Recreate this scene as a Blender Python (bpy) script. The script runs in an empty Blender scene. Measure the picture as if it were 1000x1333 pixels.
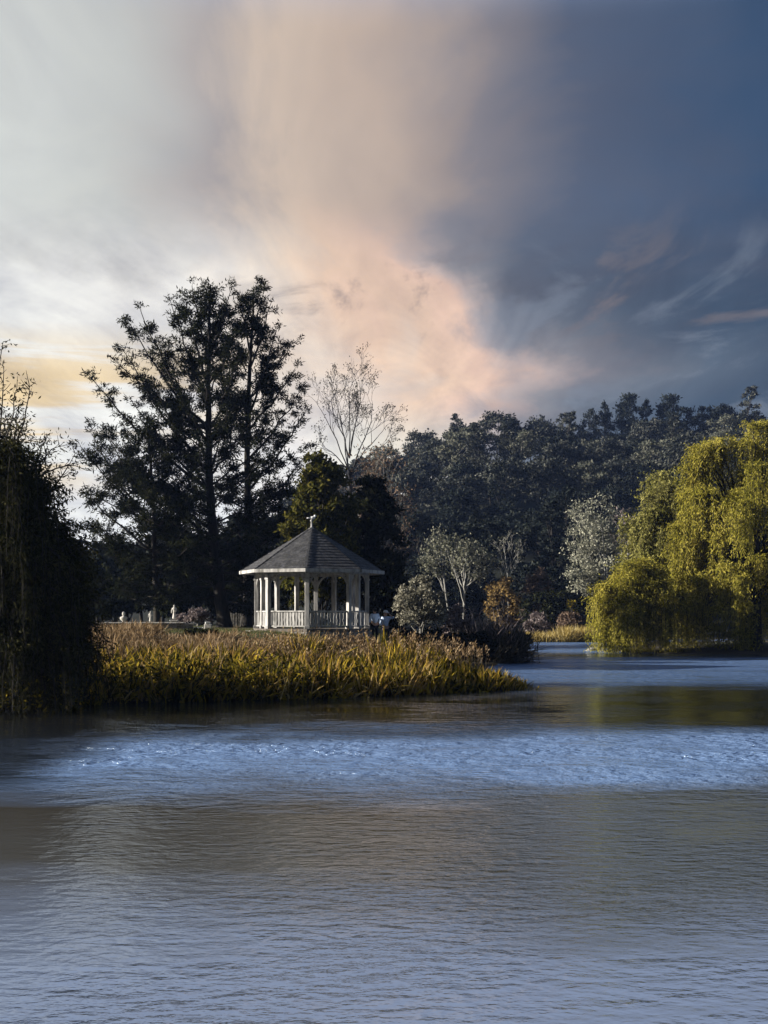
import bpy, bmesh, math, random
import numpy as np
from mathutils import Vector
R = math.radians
scn = bpy.context.scene
COL = scn.collection
F, HOR, CH = 1500.0, 800.0, 2.5          # focal length in pixels, horizon row, eye height over the water
rng = np.random.default_rng(7)

def at(px, row, Y):
    return np.array([(px-500)/F*Y, Y, CH+(HOR-row)/F*Y])
def lin(r, g, b):
    f = lambda c: (c/255/12.92) if c/255 <= .04045 else ((c/255+.055)/1.055)**2.4
    return (f(r), f(g), f(b), 1)

# ------------------------------------------------------------------ node helpers
class NT:
    def __init__(s, tree): s.t = tree; s.n = tree.nodes; s.l = tree.links
    def node(s, kind, ins=None, **kw):
        n = s.n.new(kind)
        for k, v in kw.items(): setattr(n, k, v)
        for k, v in (ins or {}).items():
            sock = n.inputs[k]
            if isinstance(v, bpy.types.NodeSocket): s.l.new(v, sock)
            else: sock.default_value = v
        return n
    def math(s, op, a, b=0.0, c=0.0, clamp=False):
        n = s.node('ShaderNodeMath', {0: a, 1: b, 2: c}, operation=op, use_clamp=clamp); return n.outputs[0]
    def ramp(s, fac, stops, interp='LINEAR'):
        n = s.node('ShaderNodeValToRGB', {0: fac}); cr = n.color_ramp; cr.interpolation = interp
        while len(cr.elements) < len(stops): cr.elements.new(.5)
        for e, (p, c) in zip(cr.elements, stops):
            e.position = p; e.color = c if len(c) == 4 else (*c, 1)
        return n.outputs[0]
    def mix(s, fac, a, b, blend='MIX'):
        n = s.node('ShaderNodeMix', data_type='RGBA', blend_type=blend)
        for i, v in ((0, fac), (6, a), (7, b)):
            if isinstance(v, bpy.types.NodeSocket): s.l.new(v, n.inputs[i])
            else: n.inputs[i].default_value = v
        return n.outputs[2]
    def noise(s, vec, scale, detail=4, rough=.55, dist=0.):
        return s.node('ShaderNodeTexNoise', {'Vector': vec, 'Scale': scale, 'Detail': detail, 'Roughness': rough, 'Distortion': dist}).outputs[0]
    def mapv(s, vec, scale=(1, 1, 1), loc=(0, 0, 0)):
        return s.node('ShaderNodeMapping', {'Vector': vec, 'Scale': scale, 'Location': loc}).outputs[0]
    def smooth(s, v, a, b):
        n = s.node('ShaderNodeMapRange', {0: v, 1: a, 2: b, 3: 0., 4: 1.}, interpolation_type='SMOOTHSTEP'); return n.outputs[0]

def new_mat(name):
    m = bpy.data.materials.new(name); m.use_nodes = True; m.node_tree.nodes.clear()
    t = NT(m.node_tree); out = t.node('ShaderNodeOutputMaterial'); return m, t, out

def leaf_mat(name, cols, transl=.35, clump=.6, rough=.6):
    """cols: list of base colours; a random one per leaf, with drifts of tone through the crown"""
    m, t, out = new_mat(name)
    isl = t.node('ShaderNodeNewGeometry').outputs['Random Per Island']
    pos = t.node('ShaderNodeTexCoord').outputs['Object']
    nz = t.noise(pos, clump, 3, .6)
    f = t.math('ADD', t.math('MULTIPLY', isl, .85), t.math('MULTIPLY', t.math('SUBTRACT', nz, .44), 1.1), clamp=True)
    c = t.ramp(f, [(i/max(1, len(cols)-1), k) for i, k in enumerate(cols)])
    d = t.node('ShaderNodeBsdfDiffuse', {'Color': c}).outputs[0]
    tr = t.node('ShaderNodeBsdfTranslucent', {'Color': c}).outputs[0]
    mx = t.node('ShaderNodeMixShader', {0: transl, 1: d, 2: tr}).outputs[0]
    t.l.new(mx, out.inputs[0]); return m

def solid_mat(name, c1, c2, scale=3., rough=.8, bump=.3, stretch=(1, 1, 1), spots=None, island=0.):
    m, t, out = new_mat(name)
    pos = t.mapv(t.node('ShaderNodeTexCoord').outputs['Object'], stretch)
    nz = t.noise(pos, scale, 6, .65)
    c = t.mix(t.smooth(nz, .3, .7), c1, c2)
    if island:
        isl = t.node('ShaderNodeNewGeometry').outputs['Random Per Island']
        k = t.math('ADD', t.math('MULTIPLY', isl, island), 1-island/2)
        c = t.mix(1., c, t.node('ShaderNodeCombineColor', {0: k, 1: k, 2: k}).outputs[0], 'MULTIPLY')
    if spots:
        c = t.mix(t.smooth(t.noise(pos, scale*.35, 3), .55, .68), c, spots)
    b = t.node('ShaderNodeBump', {'Strength': bump, 'Distance': .03, 'Height': nz})
    p = t.node('ShaderNodeBsdfPrincipled', {'Base Color': c, 'Roughness': rough, 'Normal': b.outputs[0]})
    p.inputs['Specular IOR Level'].default_value = .25
    t.l.new(p.outputs[0], out.inputs[0]); return m

# ------------------------------------------------------------------ object helpers
def tag(o, label=None, cat=None, group=None, kind=None):
    if label: o['label'] = label
    if cat: o['category'] = cat
    if group: o['group'] = group
    if kind: o['kind'] = kind
    return o
def empty(name, loc, rz=0.):
    o = bpy.data.objects.new(name, None); COL.objects.link(o)
    o.location = loc; o.rotation_euler.z = rz; o.empty_display_size = .3; return o
def link(name, me, mat, parent=None):
    if mat: me.materials.append(mat)
    o = bpy.data.objects.new(name, me); COL.objects.link(o)
    if parent: o.parent = parent
    return o
def poly_mesh(name, V, Fc, smooth=False):
    V = np.asarray(V, np.float32); Fc = np.asarray(Fc, np.int32); k = Fc.shape[1]; n = len(Fc)
    me = bpy.data.meshes.new(name)
    me.vertices.add(len(V)); me.vertices.foreach_set('co', V.ravel())
    me.loops.add(n*k); me.loops.foreach_set('vertex_index', Fc.ravel())
    me.polygons.add(n); me.polygons.foreach_set('loop_start', np.arange(n, dtype=np.int32)*k)
    try: me.polygons.foreach_set('loop_total', np.full(n, k, np.int32))
    except Exception: pass
    me.polygons.foreach_set('use_smooth', np.full(n, smooth, bool))
    me.update(calc_edges=True); me.validate(); return me
def unit(a):
    return a/np.maximum(np.linalg.norm(a, axis=-1, keepdims=True), 1e-9)

class Leaves:
    """collects diamond-shaped leaves"""
    def __init__(s): s.V = []; s.n = 0
    def add(s, P, D, L, W, N=None):
        P = np.asarray(P, float); n = len(P)
        D = unit(np.asarray(D, float)+np.zeros((n, 3)))
        rv = unit(rng.normal(size=(n, 3)))
        if N is not None: rv = unit(N)+rv*.55          # leaves that lie on the outside of a clump
        S = unit(np.cross(D, rv))
        L = (np.zeros(n)+L)[:, None]; W = (np.zeros(n)+W)[:, None]
        mid = P+D*L*.45
        s.V.append(np.stack([P, mid+S*W*.5, P+D*L, mid-S*W*.5], 1)); s.n += n
    def mesh(s, name, origin):
        V = np.concatenate(s.V).reshape(-1, 3)-np.asarray(origin)
        return poly_mesh(name, V, np.arange(len(V)).reshape(-1, 4))

class Tubes:
    def __init__(s): s.V = []; s.Fc = []; s.n = 0
    def add(s, pts, rad, k=5):
        pts = np.asarray(pts, float); n = len(pts); rad = np.zeros(n)+rad
        T = unit(np.gradient(pts, axis=0))
        ref = np.array([.31, .2, .93]) if abs(T[:, 2]).mean() < .8 else np.array([1., .13, .1])
        A = unit(np.cross(T, ref)); B = np.cross(T, A)
        a = np.arange(k)*2*math.pi/k
        ring = pts[:, None]+rad[:, None, None]*(np.cos(a)[None, :, None]*A[:, None]+np.sin(a)[None, :, None]*B[:, None])
        s.V.append(ring.reshape(-1, 3))
        i = np.arange(n-1)[:, None]*k+np.arange(k)[None]; j = np.arange(n-1)[:, None]*k+(np.arange(k)[None]+1) % k
        s.Fc.append((np.stack([i, j, j+k, i+k], -1)+s.n).reshape(-1, 4)); s.n += n*k
    def mesh(s, name, origin):
        return poly_mesh(name, np.concatenate(s.V)-np.asarray(origin), np.concatenate(s.Fc), True)

def bez(p0, p1, ctrl, n=9, jit=0.):
    t = np.linspace(0, 1, n)[:, None]
    P = (1-t)**2*p0+2*t*(1-t)*ctrl+t*t*p1
    if jit: P[1:-1] += rng.normal(size=(n-2, 3))*jit
    return P
def lerp_poly(P, t):
    x = np.clip(np.asarray(t)*(len(P)-1), 0, len(P)-1.0001); i = x.astype(int); f = (x-i)[:, None]
    return P[i]*(1-f)+P[i+1]*f, unit(P[i+1]-P[i])

class Blades:
    """curved grass / reed blades: strips of three quads in one mesh"""
    def __init__(s): s.V = []
    def add(s, P, D, L, W, bend):
        n = len(P); L = np.zeros(n)+L; W = np.zeros(n)+W
        side = unit(np.cross(D, np.array([0, 0, 1.]))+rng.normal(size=(n, 3))*.35)
        D = unit(D); out = []
        g = np.zeros((n, 3)); az = rng.uniform(0, 6.283, n)
        g[:, 0] = np.cos(az); g[:, 1] = np.sin(az); g[:, 2] = -.75
        for f, w in ((0, .55), (.38, 1.), (.74, .75), (1, .06)):
            c = P+D*(L*f)[:, None]+g*(L*f*f*bend)[:, None]
            out += [c-side*(W*w*.5)[:, None], c+side*(W*w*.5)[:, None]]
        s.V.append(np.stack(out, 1))
    def mesh(s, name, origin=(0, 0, 0)):
        V = np.concatenate(s.V).reshape(-1, 3)-np.asarray(origin); n = len(V)//8
        q = np.array([[0, 1, 3, 2], [2, 3, 5, 4], [4, 5, 7, 6]])
        return poly_mesh(name, V, (np.arange(n)[:, None, None]*8+q[None]).reshape(-1, 4))

# ------------------------------------------------------------------ terrain
LAND = np.array([(-700, 24), (-60, 28), (-14, 29.4), (-9, 30.6), (-7.6, 32.4), (-4, 33.6), (0, 35.5), (3, 37.4), (5.0, 38.9), (5.4, 40.5),
                 (4.7, 46), (4.9, 54), (7.2, 64), (9.2, 71), (10.2, 76), (9.5, 86), (10.5, 97), (13, 103.5), (17, 104.5), (20, 101),
                 (18, 88), (15.5, 79), (16, 74), (21, 72), (30, 71), (80, 66), (700, 60), (700, 3000), (-700, 3000)], float)
NEAR = np.array([(-700, -200), (-700, 1.5), (-30, 2), (-6, 3.0), (4, 3.4), (30, 2.2), (700, 1), (700, -200)], float)
def sdf(poly, x, y):
    d = np.full(x.shape, 1e9); ins = np.zeros(x.shape, bool); n = len(poly)
    for i in range(n):
        ax, ay = poly[i]; bx, by = poly[(i+1) % n]; ex, ey = bx-ax, by-ay
        t = np.clip(((x-ax)*ex+(y-ay)*ey)/(ex*ex+ey*ey), 0, 1)
        d = np.minimum(d, np.hypot(x-ax-t*ex, y-ay-t*ey))
        c = (ay > y) != (by > y)
        with np.errstate(divide='ignore', invalid='ignore'): xi = ex*(y-ay)/(ey if ey else 1e-9)+ax
        ins ^= c & (x < xi)
    return np.where(ins, d, -d)
def sstep(v, a, b):
    t = np.clip((v-a)/(b-a), 0, 1); return t*t*(3-2*t)
RX = (np.array([-500, 0, 100, 300, 400, 440, 520, 560, 600, 680, 720, 830, 960, 1100, 1500])-500)*290/F
RZ = (800-np.array([775, 762, 755, 728, 700, 672, 646, 628, 613, 606, 624, 620, 610, 612, 640]))*290/F+CH
def ground(x, y):
    x = np.asarray(x, float); y = np.asarray(y, float)
    d = sdf(LAND, x, y); dn = sdf(NEAR, x, y)
    top = 1.72-1.25*sstep(x+.10*(y-60), .6, 5.5)-.5*sstep(y, 85, 105)
    z = np.where(d > 0, .03+top*sstep(d, -.8, 10.5)**1.0, np.maximum(-1.3, d*.28))
    z = np.where(dn > -5, np.maximum(z, .8*sstep(dn, -.6, 2.5)-.12*(dn < 0)+np.minimum(0, dn*.25)), z)
    hz = np.interp(x*290/np.maximum(y, 120), RX, RZ)
    z = z+sstep(y, 118, 292)*np.maximum(hz-1.2, 0)*(1-.35*sstep(y, 292, 520))
    return z+.05*np.sin(x*1.7)*np.sin(y*1.3)*(d > 1.5)
def gz(x, y): return float(ground(np.array([x]), np.array([y]))[0])

xs = np.concatenate([np.arange(-700, -44, 12.), np.arange(-44, 44, .9), np.arange(44, 701, 12.)])
ys = np.concatenate([np.arange(-150, -6, 8.), np.arange(-6, 122, .9), np.arange(122, 330, 6.), np.arange(330, 1501, 45.)])
gx, gy = np.meshgrid(xs, ys); gzz = ground(gx, gy)
nx, ny = len(xs), len(ys); idx = np.arange(nx*ny).reshape(ny, nx)
fq = np.stack([idx[:-1, :-1], idx[:-1, 1:], idx[1:, 1:], idx[1:, :-1]], -1).reshape(-1, 4)
m, t, out = new_mat('earth_and_grass')
pos = t.node('ShaderNodeNewGeometry').outputs['Position']
n1 = t.noise(pos, .35, 5); n2 = t.noise(pos, 6., 5, .7)
gcol = t.mix(t.smooth(n2, .3, .7), (.035, .05, .012, 1), (.11, .115, .045, 1))
dry = t.mix(n2, (.13, .105, .06, 1), (.05, .038, .02, 1))
c = t.mix(t.smooth(n1, .42, .6), gcol, dry)
zz = t.node('ShaderNodeSeparateXYZ', {0: pos})
mud = t.mix(n2, (.03, .024, .016, 1), (.06, .05, .034, 1))
c = t.mix(t.smooth(t.math('ADD', zz.outputs[2], t.math('MULTIPLY', n2, .5)), .4, .9), mud, c)
c = t.mix(t.smooth(zz.outputs[1], 112, 130), c, (.018, .02, .014, 1))
bmp = t.node('ShaderNodeBump', {'Strength': .8, 'Distance': .08, 'Height': n2})
p = t.node('ShaderNodeBsdfPrincipled', {'Base Color': c, 'Roughness': .95, 'Normal': bmp.outputs[0]})
p.inputs['Specular IOR Level'].default_value = .1
t.l.new(p.outputs[0], out.inputs[0])
tag(link('ground', poly_mesh('ground', np.stack([gx, gy, gzz], -1).reshape(-1, 3), fq, True), m), kind='structure')

# far blue hills, closing the view at the left
hx = np.arange(-520, 120, 8.); hr = np.linspace(0, 1, 14)
prof = 42+9*np.sin(hx*.021+1.)+5*np.sin(hx*.063)+3*np.sin(hx*.15+.6)+1.6*np.sin(hx*.41)
V = []
for r in hr:
    h = prof*(np.sin(r*math.pi)**.8)+(rng.normal(size=len(hx))*1.1 if 0 < r < 1 else 0)
    V.append(np.stack([hx, np.full(len(hx), 520+r*130.), h-1], -1))
V = np.concatenate(V); ii = np.arange(len(V)).reshape(14, -1)
fq = np.stack([ii[:-1, :-1], ii[:-1, 1:], ii[1:, 1:], ii[1:, :-1]], -1).reshape(-1, 4)
tag(link('hills', poly_mesh('hills', V, fq, True), solid_mat('far_hill_scrub', (.05, .06, .05, 1), (.10, .10, .08, 1), .06, .95, .6)), kind='structure')

# ------------------------------------------------------------------ water
m, t, out = new_mat('pond_water')
pos = t.node('ShaderNodeNewGeometry').outputs['Position']
sx = t.node('ShaderNodeSeparateXYZ', {0: pos})
wob = t.math('MULTIPLY', t.math('SUBTRACT', t.noise(t.mapv(pos, (.11, .16, 1)), 1., 5, .62), .5), 11.0)
wob2 = t.math('MULTIPLY', t.math('SUBTRACT', t.noise(t.mapv(pos, (.5, 1.6, 1)), 1., 4, .65), .5), 2.2)
yy = t.math('ADD', t.math('ADD', sx.outputs[1], t.math('MULTIPLY', wob, t.smooth(sx.outputs[1], 3, 20))), wob2)
g = lambda v: (v, v, v, 1)
# breeze-ruffled bands and calm bands across the pond (metres from the near shore, 0..120)
ruf = t.ramp(t.math('DIVIDE', yy, 120.), [(0, g(1.)), (9.5/120, g(.9)), (12/120, g(.4)), (15/120, g(.35)), (18.5/120, g(1.)), (23/120, g(.9)),
             (26.5/120, g(.10)), (37/120, g(.12)), (43/120, g(.8)), (60/120, g(.9)), (72/120, g(.15)), (78/120, g(.8)), (1., g(.8))])
calm_left = t.math('SUBTRACT', 1., t.math('MULTIPLY', t.smooth(t.math('ADD', sx.outputs[0], t.math('MULTIPLY', sx.outputs[1], .275)), .5, -.9), .8))
ruf = t.math('MULTIPLY', ruf, calm_left)
paws = t.noise(t.mapv(pos, (.28, .55, 1), (4, 9, 0)), 1., 4, .6, .6)
ruf = t.math('MULTIPLY', ruf, t.math('ADD', .45, t.math('MULTIPLY', t.smooth(paws, .36, .64), 1.2)))
w1 = t.noise(t.mapv(pos, (3.0, 5.4, 1)), 1., 4, .55, .2)
w2 = t.noise(t.mapv(pos, (6., 9., 1)), 1., 2, .5)
w0 = t.noise(t.mapv(pos, (1.9, 2.6, 1), (7, 3, 0)), 1., 4, .6, .2)
hgt = t.math('ADD', t.math('ADD', t.math('MULTIPLY', w1, .06), t.math('MULTIPLY', w2, .030)), t.math('MULTIPLY', w0, t.math('MULTIPLY', t.smooth(sx.outputs[1], 13, 19), .36)))
bmp = t.node('ShaderNodeBump', {'Strength': ruf, 'Distance': 1.2, 'Height': hgt})
# sky and tree reflections painted into the water colour: blue, dark and brown bands
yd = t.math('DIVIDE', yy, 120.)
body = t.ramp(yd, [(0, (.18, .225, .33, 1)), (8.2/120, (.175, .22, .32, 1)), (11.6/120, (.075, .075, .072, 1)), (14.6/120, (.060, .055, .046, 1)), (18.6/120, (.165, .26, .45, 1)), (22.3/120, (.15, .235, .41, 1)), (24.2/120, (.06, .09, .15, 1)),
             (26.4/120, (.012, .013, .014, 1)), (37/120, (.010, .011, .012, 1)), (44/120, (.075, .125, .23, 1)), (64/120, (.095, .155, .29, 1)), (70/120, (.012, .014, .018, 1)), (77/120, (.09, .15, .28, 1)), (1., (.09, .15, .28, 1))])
brown_refl = t.math('MULTIPLY', t.smooth(yy, 18., 15.5), t.smooth(yy, 8., 11.))  # mask of the painted brown reflection
body = t.mix(t.math('MULTIPLY', brown_refl, t.smooth(t.math('ADD', sx.outputs[0], wob2), .2, 2.4)), body, (.085, .095, .105, 1))
# dark tree reflection painted into the water colour at the left
left_refl = t.math('MULTIPLY', t.math('MULTIPLY', t.smooth(t.math('ADD', sx.outputs[0], t.math('MULTIPLY', wob2, .7)), -4.4, -6.0), t.smooth(yy, 15., 19.)), .9)
body = t.mix(left_refl, body, (.014, .014, .013, 1))
fr = t.node('ShaderNodeFresnel', {'IOR': 1.5, 'Normal': bmp.outputs[0]}).outputs[0]
bmp2 = t.node('ShaderNodeBump', {'Strength': t.math('MULTIPLY', t.math('MULTIPLY', ruf, t.smooth(sx.outputs[1], 12, 19)), .33), 'Distance': 1.2, 'Height': hgt})
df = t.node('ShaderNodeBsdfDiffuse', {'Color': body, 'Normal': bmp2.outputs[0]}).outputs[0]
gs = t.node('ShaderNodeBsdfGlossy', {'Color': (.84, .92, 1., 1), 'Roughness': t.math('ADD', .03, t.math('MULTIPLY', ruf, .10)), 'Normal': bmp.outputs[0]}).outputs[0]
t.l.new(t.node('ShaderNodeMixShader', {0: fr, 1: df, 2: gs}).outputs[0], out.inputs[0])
wx = np.array([-690., 690.]); wy = np.array([-140., 116.])
V = [(wx[0], wy[0], 0), (wx[1], wy[0], 0), (wx[1], wy[1], 0), (wx[0], wy[1], 0)]
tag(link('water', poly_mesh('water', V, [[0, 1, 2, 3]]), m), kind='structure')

# ------------------------------------------------------------------ foliage and bark materials
M = {}
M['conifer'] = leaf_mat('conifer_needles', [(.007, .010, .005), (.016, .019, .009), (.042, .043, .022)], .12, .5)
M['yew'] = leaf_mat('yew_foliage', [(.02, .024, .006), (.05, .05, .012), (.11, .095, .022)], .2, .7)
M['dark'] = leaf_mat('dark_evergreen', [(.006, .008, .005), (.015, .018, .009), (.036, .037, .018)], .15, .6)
M['hill'] = leaf_mat('hill_foliage', [(.012, .015, .013), (.04, .045, .038), (.125, .125, .105)], .15, .35)
M['hillpale'] = leaf_mat('pale_hill_foliage', [(.05, .056, .042), (.10, .105, .08), (.19, .185, .14)], .2, .35)
M['hilldark'] = leaf_mat('dark_hill_foliage', [(.006, .009, .009), (.015, .019, .017), (.04, .044, .036)], .1, .35)
M['gum'] = leaf_mat('gum_leaves', [(.06, .065, .045), (.13, .13, .095), (.26, .255, .195)], .25, .8)
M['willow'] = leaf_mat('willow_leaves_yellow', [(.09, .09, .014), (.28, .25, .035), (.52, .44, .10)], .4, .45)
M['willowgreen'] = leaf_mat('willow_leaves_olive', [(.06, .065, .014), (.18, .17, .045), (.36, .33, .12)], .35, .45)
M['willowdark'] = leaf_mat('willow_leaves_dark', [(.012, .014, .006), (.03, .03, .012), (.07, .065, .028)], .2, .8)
M['reed'] = leaf_mat('reed_blades', [(.012, .014, .004), (.035, .034, .008), (.12, .095, .012), (.42, .30, .03), (.30, .18, .05), (.58, .45, .20)], .35, .9)
M['plume'] = leaf_mat('dry_grass_plumes', [(.06, .04, .02), (.22, .145, .075), (.46, .35, .22)], .35, .8)
M['lily'] = leaf_mat('yellowing_leaves', [(.014, .016, .006), (.05, .045, .010), (.36, .27, .03)], .35, 1.2)
M['silver'] = leaf_mat('silvery_gum_leaves', [(.11, .115, .085), (.24, .24, .185), (.44, .43, .34)], .25, .8)
M['grey'] = leaf_mat('grey_shrub_leaves', [(.07, .07, .05), (.17, .16, .12), (.34, .32, .26)], .25, .7)
M['rust'] = leaf_mat('autumn_orange_leaves', [(.07, .05, .025), (.19, .13, .05), (.32, .22, .09)], .3, .7)
M['russet'] = leaf_mat('dull_russet_leaves', [(.06, .045, .035), (.14, .10, .075), (.24, .17, .12)], .25, .7)
M['mauve'] = leaf_mat('mauve_twigs_leaves', [(.08, .06, .055), (.19, .155, .15), (.33, .28, .27)], .25, .9)
M['straw'] = leaf_mat('straw_reeds', [(.16, .12, .04), (.38, .28, .08), (.55, .46, .25)], .35, .6)
M['flax'] = leaf_mat('flax_blades', [(.012, .014, .009), (.03, .03, .02), (.10, .09, .065)], .15, .5)
M['bark'] = solid_mat('dark_bark', (.012, .010, .008, 1), (.035, .03, .024, 1), 6, .9, .8, (1, 1, .25))
M['barkgrey'] = solid_mat('grey_bark', (.10, .095, .085, 1), (.22, .21, .19, 1), 6, .9, .6, (1, 1, .3))
M['barkpale'] = solid_mat('pale_gum_bark', (.16, .155, .14, 1), (.38, .37, .34, 1), 4, .8, .4, (1, 1, .3))
M['paint'] = solid_mat('weathered_white_paint', (.20, .197, .195, 1), (.50, .487, .465, 1), 5, .7, .3, (1, 1, .25), spots=(.13, .125, .11, 1), island=.25)
M['shingle'] = solid_mat('grey_shingles', (.022, .022, .026, 1), (.066, .066, .068, 1), 7, .85, .5, (1, 1, .5), spots=(.035, .035, .034, 1), island=.7)
M['timber'] = solid_mat('weathered_timber', (.07, .06, .05, 1), (.16, .14, .12, 1), 5, .9, .5, (1, 1, .3), island=.4)
M['stone'] = solid_mat('pale_stone', (.36, .34, .31, 1), (.62, .60, .56, 1), 8, .9, .5, spots=(.22, .21, .18, 1))
M['stonedark'] = solid_mat('lichen_stone', (.13, .125, .11, 1), (.34, .32, .29, 1), 5, .95, .7, spots=(.07, .07, .05, 1))
M['white'] = solid_mat('white_enamel', (.7, .7, .68, 1), (.8, .8, .78, 1), 6, .5, .1)

def plant(root_name, label, cat, base, tubes, leaves, barkm, leafm, group=None, stem='trunk', crown='crown'):
    root = empty(root_name, base); tag(root, label, cat, group)
    if tubes and tubes.n: link(stem, tubes.mesh(stem, base), barkm, root)
    if leaves and leaves.n: link(crown, leaves.mesh(crown, base), leafm, root)
    return root

def twigs_and_tufts(T, L, limb, rad, twl=(.4, 1.1), step=.24, start=.22, nl=28, leafL=.27, leafW=.062, up=.4, tuft=.23):
    """side twigs along a limb, each carrying ragged tufts of foliage"""
    length = np.linalg.norm(np.diff(limb, axis=0), axis=1).sum(); n = max(3, int(length*(1-start)/step))
    ts = np.sort(rng.uniform(start, 1, n)); ts[-1] = .999
    P, D = lerp_poly(limb, ts)
    rv = unit(rng.normal(size=(n, 3))); side = unit(np.cross(D, rv))
    tw = unit(D*.75+side*.8+np.array([0, 0, up]))
    ln = rng.uniform(*twl, n)*(1.15-.5*ts)
    C = []; CD = []
    for i in range(n):
        e = P[i]+tw[i]*ln[i]; mid = (P[i]+e)/2+np.array([0, 0, -.06*ln[i]])
        T.add(np.stack([P[i], mid, e]), np.array([.022, .016, .008])*max(.6, rad*6), 3)
        k = max(1, int(ln[i]/.22))
        f = rng.uniform(.35, 1.05, k)[:, None]
        C.append(P[i]+(e-P[i])*f+rng.normal(size=(k, 3))*.08); CD.append(np.repeat(tw[i][None], k, 0))
    C = np.concatenate(C); CD = np.concatenate(CD); k = len(C)
    Pp = np.repeat(C, nl, 0)+rng.normal(size=(k*nl, 3))*tuft*np.array([.6, .6, .36])
    Dd = np.repeat(CD, nl, 0)*.6+rng.normal(size=(k*nl, 3))*.6+np.array([0, 0, -.22])
    L.add(Pp, Dd, rng.uniform(.6, 1.3, k*nl)*leafL, rng.uniform(.6, 1.3, k*nl)*leafW)

def px_poly(pts, Y, dy=None):
    return np.array([at(a, b, Y+(dy[i] if dy is not None else 0)) for i, (a, b) in enumerate(pts)])

def conifer(label, Y, trunk_px, limbs_px, prof, n_rand, base_r, seed, group='tall conifers beside the gazebo', **kw):
    global rng
    rng = np.random.default_rng(seed)
    tr = px_poly(trunk_px, Y); tr[0, 2] = gz(tr[0, 0], Y)-.15
    T, L = Tubes(), Leaves()
    tt = np.linspace(0, 1, 26); fine, _ = lerp_poly(tr, tt); fine[1:-1, :2] += rng.normal(size=(24, 2))*.03
    rad = base_r*(1-tt*.93)**.8; rad[0] *= 1.35; rad[1] *= 1.08
    T.add(fine, rad, 9)
    zt = fine[:, 2]
    def tp(z): return np.array([np.interp(z, zt, fine[:, i]) for i in range(3)])
    def do(p0, p1, sag, r):
        c = (p0+p1)/2+np.array([0, 0, -sag*np.linalg.norm(p1-p0)])
        lb = bez(p0, p1, c, 9, .05)
        T.add(lb, np.linspace(r, .02, 9), 5)
        twigs_and_tufts(T, L, lb, r, **kw)
    for (a, b, dy) in limbs_px:
        p0 = at(*a, Y); p0 = tp(p0[2]); p1 = at(*b, Y); p1[0] *= (Y+dy)/Y; p1[1] += dy; p1[2] = CH+(HOR-b[1])/F*(Y+dy)
        do(p0, p1, .10, .045+.008*np.linalg.norm(p1-p0))
    for i in range(n_rand):
        f = (i+.5)/n_rand
        row = prof[0][0]+(prof[-1][0]-prof[0][0])*f
        rl = np.interp(row, [q[0] for q in prof], [q[1] for q in prof])/F*Y
        slope = np.interp(row, [q[0] for q in prof], [q[2] for q in prof])
        az = i*2.39996+rng.uniform(-.4, .4); r = rl*rng.uniform(.55, 1.)
        ztip = CH+(HOR-row)/F*Y; p0 = tp(max(zt[0]+1.2, ztip-r*slope))
        p1 = np.array([p0[0]+math.cos(az)*r, p0[1]+math.sin(az)*r, ztip])
        do(p0, p1, .12, .035+.007*r)
    # leader tuft
    twigs_and_tufts(T, L, fine[-7:], .02, **kw)
    b = fine[0].copy(); b[2] += .15
    return plant('conifer_tree', label, 'tree', b, T, L, M['bark'], M['conifer'], group)

YC = 68.
conifer('tallest black-green conifer with wide open tiers, its thick trunk left of the gazebo', YC,
        [(293, 818), (284, 760), (276, 680), (272, 600), (271, 500), (274, 372)],
        [((272, 640), (116, 489), -1), ((272, 615), (160, 455), 1), ((272, 580), (183, 404), -.5), ((272, 560), (168, 420), 2), ((272, 520), (222, 392), .5),
         ((272, 500), (240, 384), -1.5), ((274, 700), (150, 590), -2), ((274, 690), (128, 555), 2.5), ((273, 640), (200, 500), -3), ((273, 600), (215, 450), 3),
         ((272, 650), (132, 602), 0), ((272, 560), (148, 468), -1), ((273, 700), (118, 642), 1), ((272, 640), (170, 520), 0), ((272, 470), (300, 380), 0), ((272, 500), (312, 430), 2), ((272, 470), (250, 372), 1), ((272, 560), (310, 470), -2), ((272, 620), (330, 540), -3),
         ((275, 720), (190, 640), -4), ((275, 740), (340, 690), -3), ((276, 740), (210, 690), 3), ((277, 760), (235, 735), -4)],
        [(372, 14, 1.2), (420, 50, 1.1), (500, 85, .9), (580, 105, .7), (680, 112, .45), (745, 108, .1), (792, 90, -.15)], 56, .42, 11)
conifer('narrower dark conifer with a pointed top, rising close behind the gazebo roof', YC+2,
        [(321, 816), (323, 720), (322, 600), (325, 480), (331, 374)],
        [((324, 520), (379, 449), 0), ((323, 600), (394, 505), -1), ((323, 640), (398, 535), 1), ((323, 480), (353, 394), 0), ((325, 460), (312, 388), -1),
         ((323, 560), (384, 480), 1.5), ((323, 680), (400, 590), -1), ((323, 690), (392, 620), 2), ((323, 720), (404, 650), 0), ((325, 450), (343, 380), .5),
         ((323, 540), (360, 430), -1.5)],
        [(374, 9, 1.4), (430, 38, 1.1), (520, 56, .9), (600, 70, .6), (700, 74, .3), (750, 70, .05), (790, 62, -.15)], 42, .30, 12)
conifer('smaller leafy conifer at the left of the group, above the stone statues', YC-1,
        [(204, 818), (202, 740), (199, 660), (196, 600), (192, 548)],
        [((199, 680), (106, 582), 0), ((199, 690), (120, 565), 2), ((199, 660), (140, 570), -2), ((199, 660), (160, 550), 1), ((199, 720), (112, 640), -1),
         ((200, 740), (122, 690), 1), ((199, 700), (262, 640), 0), ((200, 720), (272, 700), -2)],
        [(550, 12, 1.0), (610, 60, .7), (680, 84, .4), (760, 92, .05), (792, 84, -.2)], 46, .20, 13)

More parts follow.
